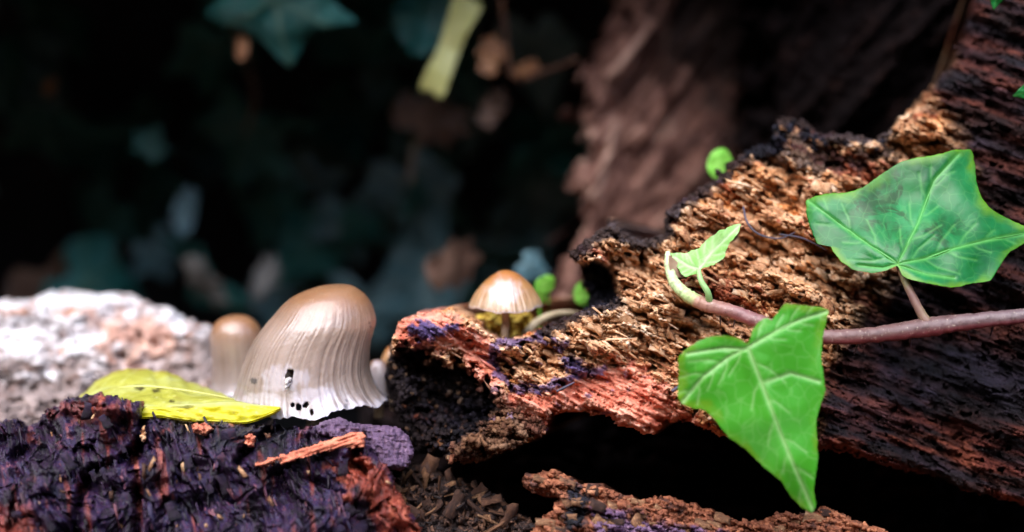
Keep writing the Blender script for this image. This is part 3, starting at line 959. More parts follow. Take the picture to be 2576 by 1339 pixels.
def dark_depth(U, V, sd):
    Y = -1.2 - (V - 1040) * 0.0042
    g, h = grain(U, V, DARKG + 0.35)
    wob = 20 * fbm(U * .012, V * .012, 100, 3)
    g = g + 60 * fbm(U * .004, V * .005, 117, 2); h = h + 70 * fbm(U * .004, V * .005, 118, 2)
    r, ed, _r = facets(g / 130, (h + wob) / 48, 101, .8)
    rs, es, _r = facets((g + wob) / 46, h / 15, 102, .9)
    soft = smooth(-.3, .4, fbm(U * .01, V * .012, 119, 3))
    Y = Y - 0.24 * r + 0.12 * smooth(.08, 0, ed) - soft * (0.035 * rs - 0.02 * smooth(.12, 0, es))
    Y = Y - 0.36 * fbm(U * .006, V * .009, 103, 3) + 0.06 * ridged(g * .004, h * .03, 104, 3) + 0.045 * fbm(g * .012, h * .16, 105, 3)
    for c in CRACKS:
        Y = Y + 0.55 * np.exp(-((ldist(U, V, c) + 5 * fbm(U * .05, V * .05, 106, 2)) / 11) ** 2)
    Y = Y - 0.4 * np.exp(-(((U - 290) / 110) ** 2 + ((V - 1025) / 34) ** 2))
    lay = np.floor((V + 0.25 * U) / 46 + 1.2 * fbm(U * .01, V * .01, 107, 3))
    Y = Y - 0.06 * (lay % 2)
    return Y


def dark_attrs(U, V, sd):
    r1 = mask(U, V, [(840, 1170), (930, 1140), (1000, 1200), (1090, 1360), (1100, 1560), (960, 1560), (980, 1350), (930, 1270), (880, 1240)], 14, 34, .025, 108)
    r2 = smooth(.5, .85, fbm(U * .018, V * .022, 109, 5)) * smooth(1160, 1070, V) * .7
    r3 = mask(U, V, [(110, 1030), (250, 1000), (300, 1020), (280, 1060), (180, 1060)], 14, 30, .03, 110) * .6
    r4 = smooth(.45, .8, fbm(*[q * f_ for q, f_ in zip(grain(U, V, DARKG + .35), (.006, .03))], 111, 4)) * .6
    r5 = mask(U, V, [(-100, 1290), (60, 1290), (120, 1350), (40, 1400), (-100, 1400)], 30, 30, .02, 116) * .8
    ch = smooth(.3, .7, fbm(U * .012, V * .014, 112, 4)) * .6
    ch = np.maximum(ch, mask(U, V, [(400, 1040), (740, 1070), (690, 1150), (560, 1110), (430, 1090)], 16, 30, .03, 113) * .9)
    g, h = grain(U, V, DARKG + 0.35)
    _o, _e, r = facets(g / 95, (h + 20 * fbm(U * .012, V * .012, 100, 3)) / 30, 101)
    _o, _e, rq = facets((g + 20 * fbm(U * .012, V * .012, 100, 3)) / 40, h / 13, 102)
    r = .45 * r + .55 * rq
    red = np.clip(r1 + r2 + r3 + r4 + r5, 0, 1)
    return dict(red=red, char=ch * (1 - red * .8), rnd=r)


dk = thing('violet_log', at(450, 1400, -3), 'dark violet decayed log in front of the big mushroom', 'log')
_, DI = relief('wood_face', DARK, dark_depth, m_dark, dk, 3.0, 7, .06, 20, .6, 2.0, dark_attrs, 100)
DANG = lambda a, b: np.full(np.shape(a), DARKG + 0.2)
c_ = crumbs('crumbs', DI, 420, m_dark, dk, (0.015, 0.09), DANG, lambda U, V: 1.0 * (U > -80) * (V < 1420), 14, ('red', 'char'), 0.35, -0.005, (0.3, 0.2))
tag(c_, kind='stuff')
m_dflake = wood_mat('violet flake', VIOLET, grain=1.1, rnd=0.6, rough=(.6, .35), spec=.5)
flakes(DI, 26, flake_meshes(m_dflake, 'flake', 6, 9), dk, (0.10, 0.30), lambda a, b: DARKG + 0.1, lambda U, V: 1.0 * (U > -20) * (V < 1345), 15, 0.02)

c_ = crumbs('pale_crumbs', DI, 60, m_chip, dk, (0.015, 0.16), DANG, lambda U, V: 1.0 * (U > 0) * (V < 1345), 19, (), 0.6, 0.015, (0.35, 0.2))
tag(c_, kind='stuff')

c_ = crumbs('fibres', DI, 380, m_dark, dk, (0.05, 0.30), DANG, lambda U, V: (smooth(-.2, .4, fbm(U * .01, V * .01, 199, 3)) + .05) * (U > -80) * (V < 1400) * (DI['sd'] > 16), 20, ('red', 'char'), 0.22, -0.008, (0.16, 0.08))
tag(c_, kind='stuff')

# violet chunk beside the mushroom foot
CHUNK = [(788, 1072), (820, 1056), (849, 1047), (880, 1060), (910, 1066), (1000, 1070), (1030, 1096), (1043, 1128), (1036, 1166), (1010, 1186), (960, 1182), (930, 1160), (900, 1130), (850, 1110), (800, 1095)]


def chunk_depth(U, V, sd):
    return -1.35 - (V - 1060) * .004 + 0.045 * fbm(U * .14, V * .05, 121, 3) + 0.03 * fbm(U * .05, V * .2, 123, 3) + 0.10 * fbm(U * .02, V * .02, 122, 4) + .08 * np.exp(-(ldist(U, V, [(900, 1060), (925, 1110), (940, 1170)]) / 4) ** 2)


ck = thing('wood_chunk', at(930, 1190, -1.5), 'violet grained block of wood under the rim of the big mushroom', 'wood')
relief('wood_face', CHUNK, chunk_depth, m_chunk, ck, 2.5, 4, .06, 14, .35, 1.0, None, 120)

# salmon splinter
SPL = [(636, 1172), (650, 1160), (720, 1140), (790, 1118), (840, 1100), (885, 1088), (912, 1086), (922, 1100), (916, 1126), (880, 1130), (800, 1140), (720, 1168), (660, 1178)]
sp = thing('wood_splinter', at(780, 1150, -1.9), 'long salmon-orange splinter lying on the violet log', 'splinter')
relief('wood_face', SPL, lambda U, V, sd: -2.0 - (V - 1130) * .004 - 0.0006 * (U - 780) + 0.09 * fbm((U - V * .3) * .008, (V + U * .3) * .09, 131, 4), m_splint, sp, 2.2, 4, .07, 12, .16, 0.28, None, 130)
for k, (P_, y_) in enumerate([([(616, 1096), (634, 1088), (646, 1100), (640, 1124), (624, 1128), (612, 1116)], -1.75), ([(480, 1068), (520, 1062), (540, 1078), (520, 1098), (486, 1092)], -1.68), ([(664, 1090), (680, 1088), (684, 1104), (668, 1106)], -1.75), ([(356, 1075), (366, 1068), (370, 1100), (360, 1118), (352, 1100)], -1.75)]):
    lab = ['tan crumb of wood on the violet log below the big mushroom cap', 'reddish chip lying on the violet log below the yellow leaf', 'round tan wood grain next to the salmon splinter', 'pale upright sliver wedged in the crack of the violet log'][k]
    t_ = thing('wood_chip', at(*np.mean(P_, 0), y_), lab, 'wood chip', 'chips on the violet log')
    relief('wood_face', P_, lambda U, V, sd, y_=y_: y_ + 0.08 * fbm(U * .08, V * .08, 135 + k, 3), [m_splint, m_splint, m_chip, m_flake][k], t_, 2, 3, .1, 8, .12, 0.2, None, 135 + k)

# ------------------------------------------------------------------ splintered strip, lower right
STRIP = [(1302, 1213), (1321, 1192), (1392, 1180), (1436, 1197), (1453, 1213), (1507, 1213), (1546, 1235), (1611, 1257), (1682, 1244), (1724, 1260), (1789, 1279), (1831, 1297), (1878, 1311), (1934, 1302), (1971, 1288), (2040, 1290), (2074, 1269), (2112, 1288), (2177, 1316),
         (2238, 1339), (2400, 1400), (2600, 1440), (2600, 1600), (1280, 1600), (1310, 1400), (1330, 1339), (1352, 1308), (1384, 1288), (1400, 1255), (1330, 1240)]


def strip_depth(U, V, sd):
    g, h = grain(U, V, math.radians(15))
    f1, f2, r = worley(g / 30, h / 18, 141)
    edge_ = np.interp(U, [1300, 1400, 1500, 1610, 1700, 1880, 1970, 2074, 2240], [1205, 1182, 1213, 1257, 1246, 1311, 1288, 1269, 1339])
    return -1.6 - (V - edge_) * 0.005 - 0.16 * r + 0.09 * smooth(.15, 0, f2 - f1) + 0.16 * ridged(g * .006, h * .03, 142, 4) + .06 * fbm(U * .08, V * .08, 143, 3)


def strip_attrs(U, V, sd):
    p = mask(U, V, [(1490, 1285), (1560, 1290), (1640, 1312), (1760, 1330), (1900, 1360), (1500, 1360)], 10, 16, .03, 144)
    c = smooth(.4, .7, fbm(U * .02, V * .03, 145, 4)) * .7
    c = np.maximum(c, mask(U, V, [(1440, 1215), (1490, 1240), (1470, 1320), (1430, 1345), (1410, 1290)], 12, 20, .04, 146))
    return dict(purple=p * .8, char=c * (1 - p))


stp = thing('splintered_strip', at(1700, 1400, -3), 'orange-brown splintered strip of wood below the dark cavity', 'wood')
_, SI = relief('wood_face', STRIP, strip_depth, m_strip, stp, 3, 6, .05, 18, .5, 1.2, strip_attrs, 140)
c_ = crumbs('crumbs', SI, 2600, m_strip, stp, (0.02, 0.09), lambda a, b: np.full(np.shape(a), .3), lambda U, V: 1.0 * (V < 1420) * (U < 2350), 16, ('purple', 'char'), .5)
tag(c_, kind='stuff')
flakes(SI, 40, flake_meshes(m_chip, 'flake', 5, 11), stp, (0.10, 0.26), lambda a, b: .3, lambda U, V: 1.0 * (V < 1345) * (U < 2240), 17, 0.02)

# ------------------------------------------------------------------ litter in the gap between the logs, loose chips on it
LIT = [(990, 1170), (1060, 1165), (1110, 1190), (1190, 1215), (1260, 1250), (1300, 1285), (1345, 1310), (1380, 1345), (1420, 1600), (1000, 1600), (960, 1300)]


def lit_depth(U, V, sd):
    return -0.7 - (V - 1180) * .007 + .22 * ridged(U * .015, V * .02, 151, 4) + .1 * fbm(U * .06, V * .06, 152, 3)


_, TI = relief('litter_bed', LIT, lit_depth, m_litter, None, 4, 8, .05, 20, .5, 1.5, None, 150)
litter = bpy.data.objects['litter_bed']
litter.name = 'leaf_litter'
ROOT['leaf_litter'] = ROOT.get('litter_bed')
tag(litter, 'dark mulch between the violet log and the strip', kind='stuff')
c_ = crumbs('mulch', TI, 2200, m_litter, litter, (0.02, 0.12), lambda a, b: np.full(np.shape(a), .6), lambda U, V: 1.0 * (V < 1400), 18, (), 1.0, 0, (.4, .3))
tag(c_, kind='stuff')
chip_me = flake_meshes(m_chip, 'chip', 8, 21)
rg = np.random.default_rng(23)
insT = (TI['ins'] & (TI['sd'] > 10) & (TI['V'] < 1345)).ravel()
for k, p in enumerate(rg.choice(np.flatnonzero(insT), 46, replace=False)):
    o = bpy.data.objects.new('wood_chip', chip_me[k % 8])
    COL.objects.link(o)
    s = rg.uniform(.12, .42)
    long_ = rg.random() < .4
    place(o, TI['P'].reshape(-1, 3)[p] + [0, -.05, .04], frame(rg.uniform(-1.2, 1.8), -.6 + rg.normal(0, .4), rg.normal(0, .4)), (s * (1.5 if long_ else 1), s * (.3 if long_ else .9), s * .8))
    tag(o, 'loose brown wood chip in the mulch between the violet log and the strip', 'wood chip', 'chips in the mulch')


# ------------------------------------------------------------------ mushrooms
def mushroom(label, sil, y0, mat, stipe, dr=0.92, nst=56, amp=0.016, wave=0.02, holes=(), pale=(), spots=(), seed=1, lip=0.0, rimtilt=0.0, N=300, M_=90):
    """sil: rows (v, left, right) from the top of the cap to the rim; stipe: list of (u, v, y, r)"""
    S = np.array(sil, float)
    tt = np.linspace(0, 1, M_) ** 1.0
    arc = np.concatenate([[0], np.cumsum(np.hypot(np.diff(S[:, 0]), np.maximum(np.abs(np.diff(S[:, 1])), np.abs(np.diff(S[:, 2])))))])
    arc /= arc[-1]
    SS = catmull(S, 400)
    aa = np.interp(np.linspace(0, 1, 400), np.linspace(0, 1, len(S)), arc)
    v = np.interp(tt, aa, SS[:, 0]); L = np.interp(tt, aa, SS[:, 1]); Rr = np.interp(tt, aa, SS[:, 2])
    a = np.linspace(0, 2 * np.pi, N, endpoint=False)
    c = at((L + Rr) / 2, v, y0)
    rx = (Rr - L) / 2 * px(y0)
    A, T = np.meshgrid(a, tt)
    st = np.cos(A * nst + 7.0 * fbm(np.cos(A) * 2.5, np.sin(A) * 2.5, seed, 3) + 1.5 * fbm(A * 3, T * 2.5, seed + 1, 2)) * (0.55 + 0.6 * np.abs(fbm(A * 6, T * 1.3, seed + 2, 2)))
    big = fbm(np.cos(A) * 3.1 + 7, np.sin(A) * 3.1 + T * 1.2, seed + 3, 3)
    grow = smooth(0.18, 0.6, T)
    st2 = np.cos(A * nst * 2.3 + 9 * fbm(np.cos(A) * 4 + 3, np.sin(A) * 4, seed + 21, 3) + 2 * fbm(A * 5, T * 4, seed + 22, 2))
    st = st + .5 * st2 * (.4 + fbm(A * 4, T * 2, seed + 23, 2))
    RX = rx[:, None] * (1 + amp * st * grow + .0025 * fbm(A * 14, T * 30, seed + 24, 3) * smooth(.1, .5, T) + 0.012 * big * grow + lip * smooth(.9, 1, T))
    Z = c[:, 2][:, None] + wave * smooth(.7, 1, T) * (1.3 * np.sin(3 * A + seed) + np.sin(7 * A + 2 * seed) * .7 + 0.5 * np.sin(13 * A + seed) + .5 * fbm(A * 12, T * 2, seed + 25, 3) + .25 * st * smooth(.93, 1, T)) + rimtilt * smooth(.3, 1, T) * np.cos(A)
    X = c[:, 0][:, None] + RX * np.cos(A)
    Y = y0 + RX * dr * np.sin(A)
    outer = np.stack([X, Y, Z], -1)
    th = 0.035
    inner = np.stack([c[:, 0][:, None] + np.maximum(RX - th, 0.004) * np.cos(A), y0 + np.maximum(RX - th, 0.004) * dr * np.sin(A), Z - th * 1.0 * (1 - T) - 0.004], -1)
    n0 = N * M_
    Fo = grid_faces(M_, N, True)
    u_, v_ = proj(outer)
    fr = (Y < y0).ravel()
    kill = np.zeros(n0, bool)
    hole_m = np.zeros(n0)
    for (hu, hv, ha, hb, hr) in holes:
        du, dv = (u_ - hu).ravel(), (v_ - hv).ravel()
        x_ = du * math.cos(hr) + dv * math.sin(hr); y_ = -du * math.sin(hr) + dv * math.cos(hr)
        e = np.hypot(x_ / ha, y_ / hb) + 0.22 * fbm(u_.ravel() * .09, v_.ravel() * .09, seed + 5, 3)
        kill |= fr & (e < 1)
        hole_m = np.maximum(hole_m, fr * smooth(1.5, 1.02, e))
    keep = ~kill[Fo].any(1)
    Fo = Fo[keep]
    Fi = Fo[:, ::-1] + n0
    j = np.arange(N); b = (M_ - 1) * N
    rim = np.stack([b + j, b + (j + 1) % N, n0 + b + (j + 1) % N, n0 + b + j], -1)
    ee = np.concatenate([Fo[:, [0, 1]], Fo[:, [1, 2]], Fo[:, [2, 3]], Fo[:, [3, 0]]])
    k1 = np.sort(ee, 1); kk = k1[:, 0].astype(np.int64) * n0 + k1[:, 1]
    uq, inv, cnt = np.unique(kk, return_inverse=True, return_counts=True)
    be = ee[cnt[inv] == 1]
    be = be[(be[:, 0] < b) | (be[:, 1] < b)]
    be = be[(be[:, 0] >= N) | (be[:, 1] >= N)]
    wall_ = np.stack([be[:, 1], be[:, 0], be[:, 0] + n0, be[:, 1] + n0], -1)
    pm_ = np.zeros(n0)
    for (hu, hv, ha, hb) in pale:
        e = np.hypot((u_.ravel() - hu) / ha, (v_.ravel() - hv) / hb) + 0.35 * fbm(u_.ravel() * .05, v_.ravel() * .03, seed + 8, 4)
        pm_ = np.maximum(pm_, fr * smooth(1.2, .6, e) * .36)
    sp_ = np.zeros(n0)
    for (hu, hv, hr) in spots:
        e = np.hypot(u_.ravel() - hu, v_.ravel() - hv) / hr + 0.5 * fbm(u_.ravel() * .15, v_.ravel() * .15, seed + 6, 3)
        sp_ = np.maximum(sp_, fr * smooth(1.2, .7, e) * .8)
    sp_ = np.maximum(sp_, hole_m * .42 * (.5 + .5 * fbm(u_.ravel() * .1, v_.ravel() * .1, seed + 30, 2)))
    pm_ = np.maximum(pm_, np.maximum(hole_m * .0, (smooth(.955, .985, T + .015 * st) * .45).ravel()))
    stria = (smooth(-0.1, -0.6, st) * grow).ravel()
    AT = dict(t=np.concatenate([T.ravel()] * 2), stria=np.concatenate([stria, stria * 0]), pale=np.concatenate([pm_, np.full(n0, .0)]), spot=np.concatenate([sp_, np.zeros(n0)]))
    ctr = np.array([[c[0, 0], y0, c[0, 2] + 0.003]])
    root = thing('mushroom', at(*stipe[-1][:3]), label, 'mushroom', 'mushrooms')
    cap = mk('cap', np.vstack([outer.reshape(-1, 3), inner.reshape(-1, 3)]), [Fo, Fi, rim, wall_], mat, root, AT)
    pts = [at(*s_[:3]) for s_ in stipe]
    pts[0] = pts[0] * 1
    V_, F_, al = tube_data(pts, [s_[3] for s_ in stipe], 14, 24, .06, seed)
    mk('stem', V_, F_, m_stipe, root)
    # gills: thin radial blades under the cap
    ng = 64
    gt = 0.72
    ig = int(gt * (M_ - 1)); ie = M_ - 3
    gv = []; gf = []
    for k in range(ng):
        col = int(k * N / ng)
        if kill.reshape(M_, N)[ig:, col].any(): continue
        rows = np.linspace(ig, ie, 6).astype(int)
        o_ = inner[rows, col]
        axis = np.array([c[ie, 0], y0, 0])
        inn = o_.copy(); inn[:, :2] += (axis[:2] - o_[:, :2]) * np.linspace(.6, .1, 6)[:, None]; inn[:, 2] = np.minimum(inn[:, 2], o_[-1, 2] + .02 + (o_[:, 2] - o_[-1, 2]) * .6)
        s0 = len(gv)
        gv += list(o_) + list(inn)
        gf += [[s0 + i, s0 + i + 1, s0 + i + 7, s0 + i + 6] for i in range(5)]
    g_ = mk('gills', np.array(gv), np.array(gf), m_gill, root)
    return root


# big bell cap with torn holes, leaning
SB = [(717, 850, 851), (718.5, 822, 878), (723, 796, 892), (732, 768, 906), (746, 737, 922), (766, 711, 936), (790, 690, 945), (812, 670, 947), (836, 651, 941), (862, 634, 935), (895, 619, 932), (925, 608, 933), (950, 601, 940), (972, 596, 951), (990, 591, 964), (1004, 588, 976)]
mushroom('large beige bell-shaped mushroom with torn holes in its striped cap', SB, 0.0, m_cap, [(800, 760, 0, .11), (800, 900, 0, .11), (795, 1040, 0, .12), (790, 1120, 0.1, .14)], 0.94, 44, .0062, .035,
         holes=[(727, 945, 9, 17, .25), (737, 1019, 3.5, 6, .5), (751, 1025, 5.5, 8, .5), (769, 1020, 4, 7, .6), (784, 1036, 3, 6, .3)],
         pale=[(715, 950, 60, 34), (660, 1005, 60, 16), (790, 1000, 60, 26), (860, 1035, 90, 14)], spots=[(637, 958, 9), (871, 1022, 7), (872, 1008, 4), (930, 813, 3), (932, 822, 3)], seed=4, lip=.02, N=420, M_=150)
V_, F_, al = tube_data([at(720, 966, -.90), at(725, 956, -.82), at(727, 964, -.76), at(718, 976, -.92)], [.01, .035, .04, .01], 8, 20, .5, 3)
mk('torn_flesh', V_, F_, m_flesh, [o for o in bpy.data.objects if o.name == 'mushroom'][0])
# narrow bell behind it
S2 = [(793, 592, 593), (795, 575, 614), (801, 556, 630), (812, 541, 644), (830, 531, 656), (855, 528, 662), (885, 531, 664), (915, 534, 666), (945, 532, 670), (968, 527, 676), (985, 520, 684)]
mushroom('smaller brown egg-shaped mushroom half hidden behind the large one', S2, 1.9, m_cap, [(600, 830, 1.9, .08), (600, 930, 1.9, .08), (602, 1010, 1.9, .09), (604, 1060, 1.9, .1)], .95, 44, .003, .02, seed=6)
# small umbrella on the log
S3 = [(680, 1270, 1271), (681, 1262, 1281), (684.5, 1252, 1294), (690, 1243, 1305), (698, 1231, 1316), (709, 1219, 1328), (722, 1207, 1339), (736, 1196, 1349), (748, 1188, 1357), (758, 1183, 1362), (766, 1180, 1365), (771, 1180, 1365)]
mushroom('small brown conical mushroom on a thin stem growing from the rotten log', S3, 0.6, m_cap3, [(1272, 700, .6, .05), (1272, 780, .6, .052), (1271, 830, .6, .055), (1270, 900, .6, .06)], 1.0, 38, .012, .012, pale=[(1268, 735, 44, 36)], seed=9, N=300)  # pale patch paints a highlight on the front of the cap
# pale one peeping out
S4 = [(905, 948, 949), (908, 936, 964), (918, 926, 976), (935, 918, 986), (955, 912, 992), (975, 908, 997), (992, 904, 1001)]
mushroom('pale little mushroom wedged between the large one and the rotten log', S4, 1.15, m_cap, [(950, 930, 1.15, .06), (952, 990, 1.15, .06), (953, 1050, 1.15, .07)], .95, 30, .01, .015, pale=[(950, 950, 40, 50)], seed=11)
S5 = [(866, 992, 993), (869, 981, 1004), (878, 971, 1014), (892, 963, 1022), (910, 957, 1028), (925, 953, 1032)]
mushroom('thin-rimmed tan mushroom peeking from behind the charred end of the rotten log', S5, 1.7, m_cap3, [(992, 880, 1.7, .05), (993, 940, 1.7, .05), (994, 1030, 1.7, .06)], .95, 30, .01, .01, seed=13)


# ------------------------------------------------------------------ yellow leaf
edge_top = catmull([(196, 1000), (242, 961), (296, 931), (355, 929), (419, 936), (494, 966), (543, 984), (600, 1010), (700, 1022)], 70)
edge_top[:, 1] += 5 * fbm(edge_top[:, 0] * .035, edge_top[:, 0] * 0, 165, 4)
edge_fold = catmull([(196, 1010), (250, 1016), (310, 1020), (395, 1023), (450, 1021), (510, 1017), (587, 1013), (640, 1018), (704, 1024)], 70)
edge_low = catmull([(196, 1018), (260, 1040), (330, 1050), (410, 1048), (470, 1056), (540, 1060), (617, 1062), (670, 1046), (706, 1028)], 70)
rows = []
at_fl = []
for k, t in enumerate(np.linspace(0, 1, 26)):
    e = edge_top + (edge_fold - edge_top) * t
    yy = 0.75 + (-1.2 - 0.75) * t - 0.10 * math.sin(t * 3.1)
    rows.append(at(e[:, 0], e[:, 1], yy + 0.11 * fbm(e[:, 0] * .012, np.full(70, t * 3), 160, 4))); at_fl.append(np.zeros(70))
for k, t in enumerate(np.linspace(.12, 1, 10)):
    e = edge_fold + (edge_low - edge_fold) * t
    rows.append(at(e[:, 0], e[:, 1], -1.2 - 0.10 * math.sin(t * 1.6) + 0.03 * fbm(e[:, 0] * .03, np.full(70, t * 3), 161, 3))); at_fl.append(np.full(70, min(1, t * 5)))
G = np.array(rows)
nr = len(rows)
vv = np.vstack([G.reshape(-1, 3), (G + np.array([0, .02, -.025])).reshape(-1, 3)])
f_ = grid_faces(nr, 70)
per = [i * 70 for i in range(nr)] + [(nr - 1) * 70 + j for j in range(1, 70)] + [i * 70 + 69 for i in range(nr - 2, -1, -1)] + list(range(68, 0, -1))
per = np.array(per); nx_ = np.roll(per, -1)
rimf = np.stack([per, nx_, nx_ + nr * 70, per + nr * 70], -1)
u_, v_ = proj(vv)
spot = np.zeros(len(vv))
for (a, b, r) in ((353, 977, 9), (394, 984, 6), (345, 972, 5), (432, 1010, 5)):
    spot = np.maximum(spot, smooth(1.2, .6, np.hypot((u_ - a) / r / 1.5, (v_ - b) / r) + .5 * fbm(u_ * .1, v_ * .1, 163, 2)))
tt_ = np.concatenate([np.linspace(0, 1, 26), np.linspace(1, 1.4, 10)])
TT = np.tile(np.repeat(tt_, 70), 2); SSx = np.tile(np.tile(np.linspace(0, 1, 70), nr), 2)
yv_ = np.abs(((SSx * 9 - np.abs(TT - .52) * 2.2 + .15 * fbm(SSx * 6, TT * 5, 166, 2)) % 1) - .5) * 2
yvein = smooth(.9, 1.0, yv_) * .45
ybrown = np.maximum(smooth(.12, 0, TT), smooth(.06, 0, SSx)) + smooth(.3, .9, fbm(SSx * 9, TT * 5, 167, 3)) * .5
yl = thing('fallen_leaf', at(450, 1040, -.8), 'yellow fallen leaf with its edge folded down, lying beside the large mushroom', 'leaf')
bl = mk('blade', vv, [f_[:, ::-1], f_ + nr * 70, rimf], m_yellow, yl, dict(flap=np.tile(np.concatenate(at_fl), 2), spot=spot, vein=yvein, brown=np.clip(ybrown, 0, 1)))
V_, F_, al = tube_data([at(210, 1000, .1), at(330, 975, -.25), at(450, 982, -.4), at(590, 1006, -.5)], [.008, .018, .014, .006], 6, 30)
V_[:, 1] -= .06
mk('midrib', V_ + [0, .05, .012], F_, m_yellow, bl, dict(flap=np.zeros(len(V_)), spot=np.zeros(len(V_)), vein=np.full(len(V_), .6), brown=np.zeros(len(V_))))


# ------------------------------------------------------------------ ivy
def leaf_mesh(name, outline, centre, yfn, veins, mat, parent, NR=56, NT=420, jag=1.2, seed=1, thick=.024, crinkle=.05, vw=5.0, mott=None, smoothn=3):
    O = np.array(outline, float)
    seg = np.linalg.norm(np.roll(O, -1, 0) - O, axis=1)
    cl = np.concatenate([[0], np.cumsum(seg)])
    q = np.linspace(0, cl[-1], NT, endpoint=False)
    Oc = np.vstack([O, O[:1]])
    B = np.stack([np.interp(q, cl, Oc[:, 0]), np.interp(q, cl, Oc[:, 1])], -1)
    for _ in range(smoothn):
        B = B * .5 + (np.roll(B, 1, 0) + np.roll(B, -1, 0)) * .25
    B = B + jag * np.stack([fbm(q * .06, q * 0 + 3, seed, 3), fbm(q * .06, q * 0 + 9, seed, 3)], -1)
    C = np.array(centre, float)
    rr = np.linspace(0, 1, NR) ** .85
    rr[0] = 0.004
    Pq = C + rr[:, None, None] * (B - C)
    u_, v_ = Pq[..., 0], Pq[..., 1]
    dv = np.full(u_.shape, 1e9)
    for ln in veins: dv = np.minimum(dv, ldist(u_, v_, ln))
    rgv = np.random.default_rng(seed)
    dv2 = np.full(u_.shape, 1e9)
    for ln in veins[:3]:
        l_ = catmull(ln, 40)
        side = 1
        for k in range(5, 36, 4):
            t_ = l_[k + 1] - l_[k]; t_ = t_ / np.linalg.norm(t_)
            side = -side
            a_ = math.radians(48) * side
            d_ = np.array([t_[0] * math.cos(a_) - t_[1] * math.sin(a_), t_[0] * math.sin(a_) + t_[1] * math.cos(a_)])
            L_ = rgv.uniform(45, 95) * (1 - k / 60)
            dv2 = np.minimum(dv2, ldist(u_, v_, [l_[k], l_[k] + d_ * L_ * .5, l_[k] + (d_ + t_ * .3) * L_]))
    Y = yfn(u_, v_) + crinkle * 1.3 * fbm(u_ * .009, v_ * .009, seed + 2, 1) + crinkle * .03 * fbm(u_ * .035, v_ * .035, seed + 4, 3) - 0.05 * np.exp(-dv / 30) + 0.05 * np.exp(-dv / 7) + 0.006 * np.exp(-(dv2 / 5) ** 2)
    n0 = NR * NT
    Pf = at(u_, v_, Y).reshape(-1, 3)
    Pb = at(u_, v_, Y + thick).reshape(-1, 3)
    f = grid_faces(NR, NT, True)
    b = (NR - 1) * NT; j = np.arange(NT)
    rim = np.stack([b + j, b + (j + 1) % NT, n0 + b + (j + 1) % NT, n0 + b + j], -1)
    R_ = np.repeat(rr[:, None], NT, 1)
    dist_edge = (1 - R_) * np.linalg.norm(B - C, axis=1)[None]
    edge = smooth(34, 4, dist_edge + 16 * fbm(u_ * .02, v_ * .02, seed + 6, 3))
    vein = np.maximum(np.exp(-(dv / vw) ** 2) * .9, np.exp(-(dv2 / 3.0) ** 2) * .5)
    mo = mott(u_, v_) if mott is not None else np.zeros(u_.shape)
    z2 = lambda x: np.concatenate([x.ravel(), x.ravel()])
    o = mk(name, np.vstack([Pf, Pb]), [f, f[:, ::-1] + n0, rim], mat, parent, dict(edge=z2(edge), vein=z2(vein), mott=z2(mo)))
    for ln in veins:
        l_ = np.array(ln, float)
        yv = yfn(l_[:, 0], l_[:, 1]) + crinkle * 1.3 * fbm(l_[:, 0] * .009, l_[:, 1] * .009, seed + 2, 1) + .012
        k = len(l_)
        V_, F_, al = tube_data(at(l_[:, 0], l_[:, 1], yv), np.linspace(.018, .004, k), 8, 30)
        mk('vein', V_, F_, mat, o, dict(edge=np.zeros(len(V_)), vein=np.full(len(V_), .95), mott=np.zeros(len(V_))))
    return o


vine = thing('ivy_vine', at(2700, 790, -1.6), 'ivy vine with three leaves trailing across the rotten log', 'ivy')
stem_px = [(1680, 634, -.72), (1682, 668, -.8), (1697, 712, -.88), (1731, 744, -.95), (1775, 766, -1.0), (1840, 783, -1.08), (1905, 808, -1.2), (1990, 838, -1.4), (2085, 848, -1.5), (2200, 842, -1.45), (2340, 822, -1.35), (2450, 808, -1.4), (2576, 795, -1.5), (2760, 775, -1.7), (3000, 760, -1.9)]
sr = [.03, .052, .07, .08, .088, .082, .088, .105, .088, .092, .118, .094, .09, .10, .12]
V_, F_, al = tube_data([at(*p) for p in stem_px], sr, 18, 260, .11, 5)
c0 = np.array([at(*p) for p in stem_px])
ul, vl = proj(V_)
cx = np.interp(ul, [p[0] for p in stem_px], [p[1] for p in stem_px])
st_o = mk('stem', V_, F_, m_vine, vine, dict(along=al, under=smooth(4, 16, vl - cx) * smooth(.2, .4, al)))
rgr = np.random.default_rng(77)
for (u0, v0, y0_) in ((1812, 790, -1.02), (1850, 804, -1.08), (2110, 862, -1.45), (2160, 862, -1.42), (2215, 858, -1.4), (2290, 846, -1.34), (2352, 838, -1.3), (2430, 826, -1.36), (2500, 818, -1.4)):
    L_ = rgr.uniform(14, 34); dx_ = rgr.uniform(-14, 12)
    V_, F_, al = tube_data([at(u0, v0 - 4, y0_), at(u0 + dx_ * .5, v0 + L_ * .5, y0_ + .05), at(u0 + dx_, v0 + L_, y0_ + .16)], [.016, .012, .005], 7, 12, .2, 3)
    mk('rootlet', V_, F_, m_fibre, st_o)
m_pet = plain('ivy leaf stalk', [(0, srgb(104, 72, 72)), (0.5, srgb(122, 92, 78)), (1, srgb(132, 128, 84))], 3, .5)
LA = [(2026, 504), (2051, 494), (2077, 487), (2128, 485), (2171, 472), (2218, 438), (2264, 408), (2307, 396), (2350, 391), (2401, 377), (2444, 376), (2452, 406), (2454, 432), (2458, 466), (2469, 496), (2490, 524), (2520, 543), (2571, 566), (2600, 580), (2582, 610), (2537, 637), (2512, 675), (2493, 707), (2444, 714), (2397, 725), (2345, 715), (2299, 706), (2271, 696), (2263, 680), (2259, 668), (2252, 670), (2235, 679), (2196, 688), (2145, 679), (2115, 658), (2096, 634), (2088, 618), (2055, 614), (2043, 585), (2030, 547)]
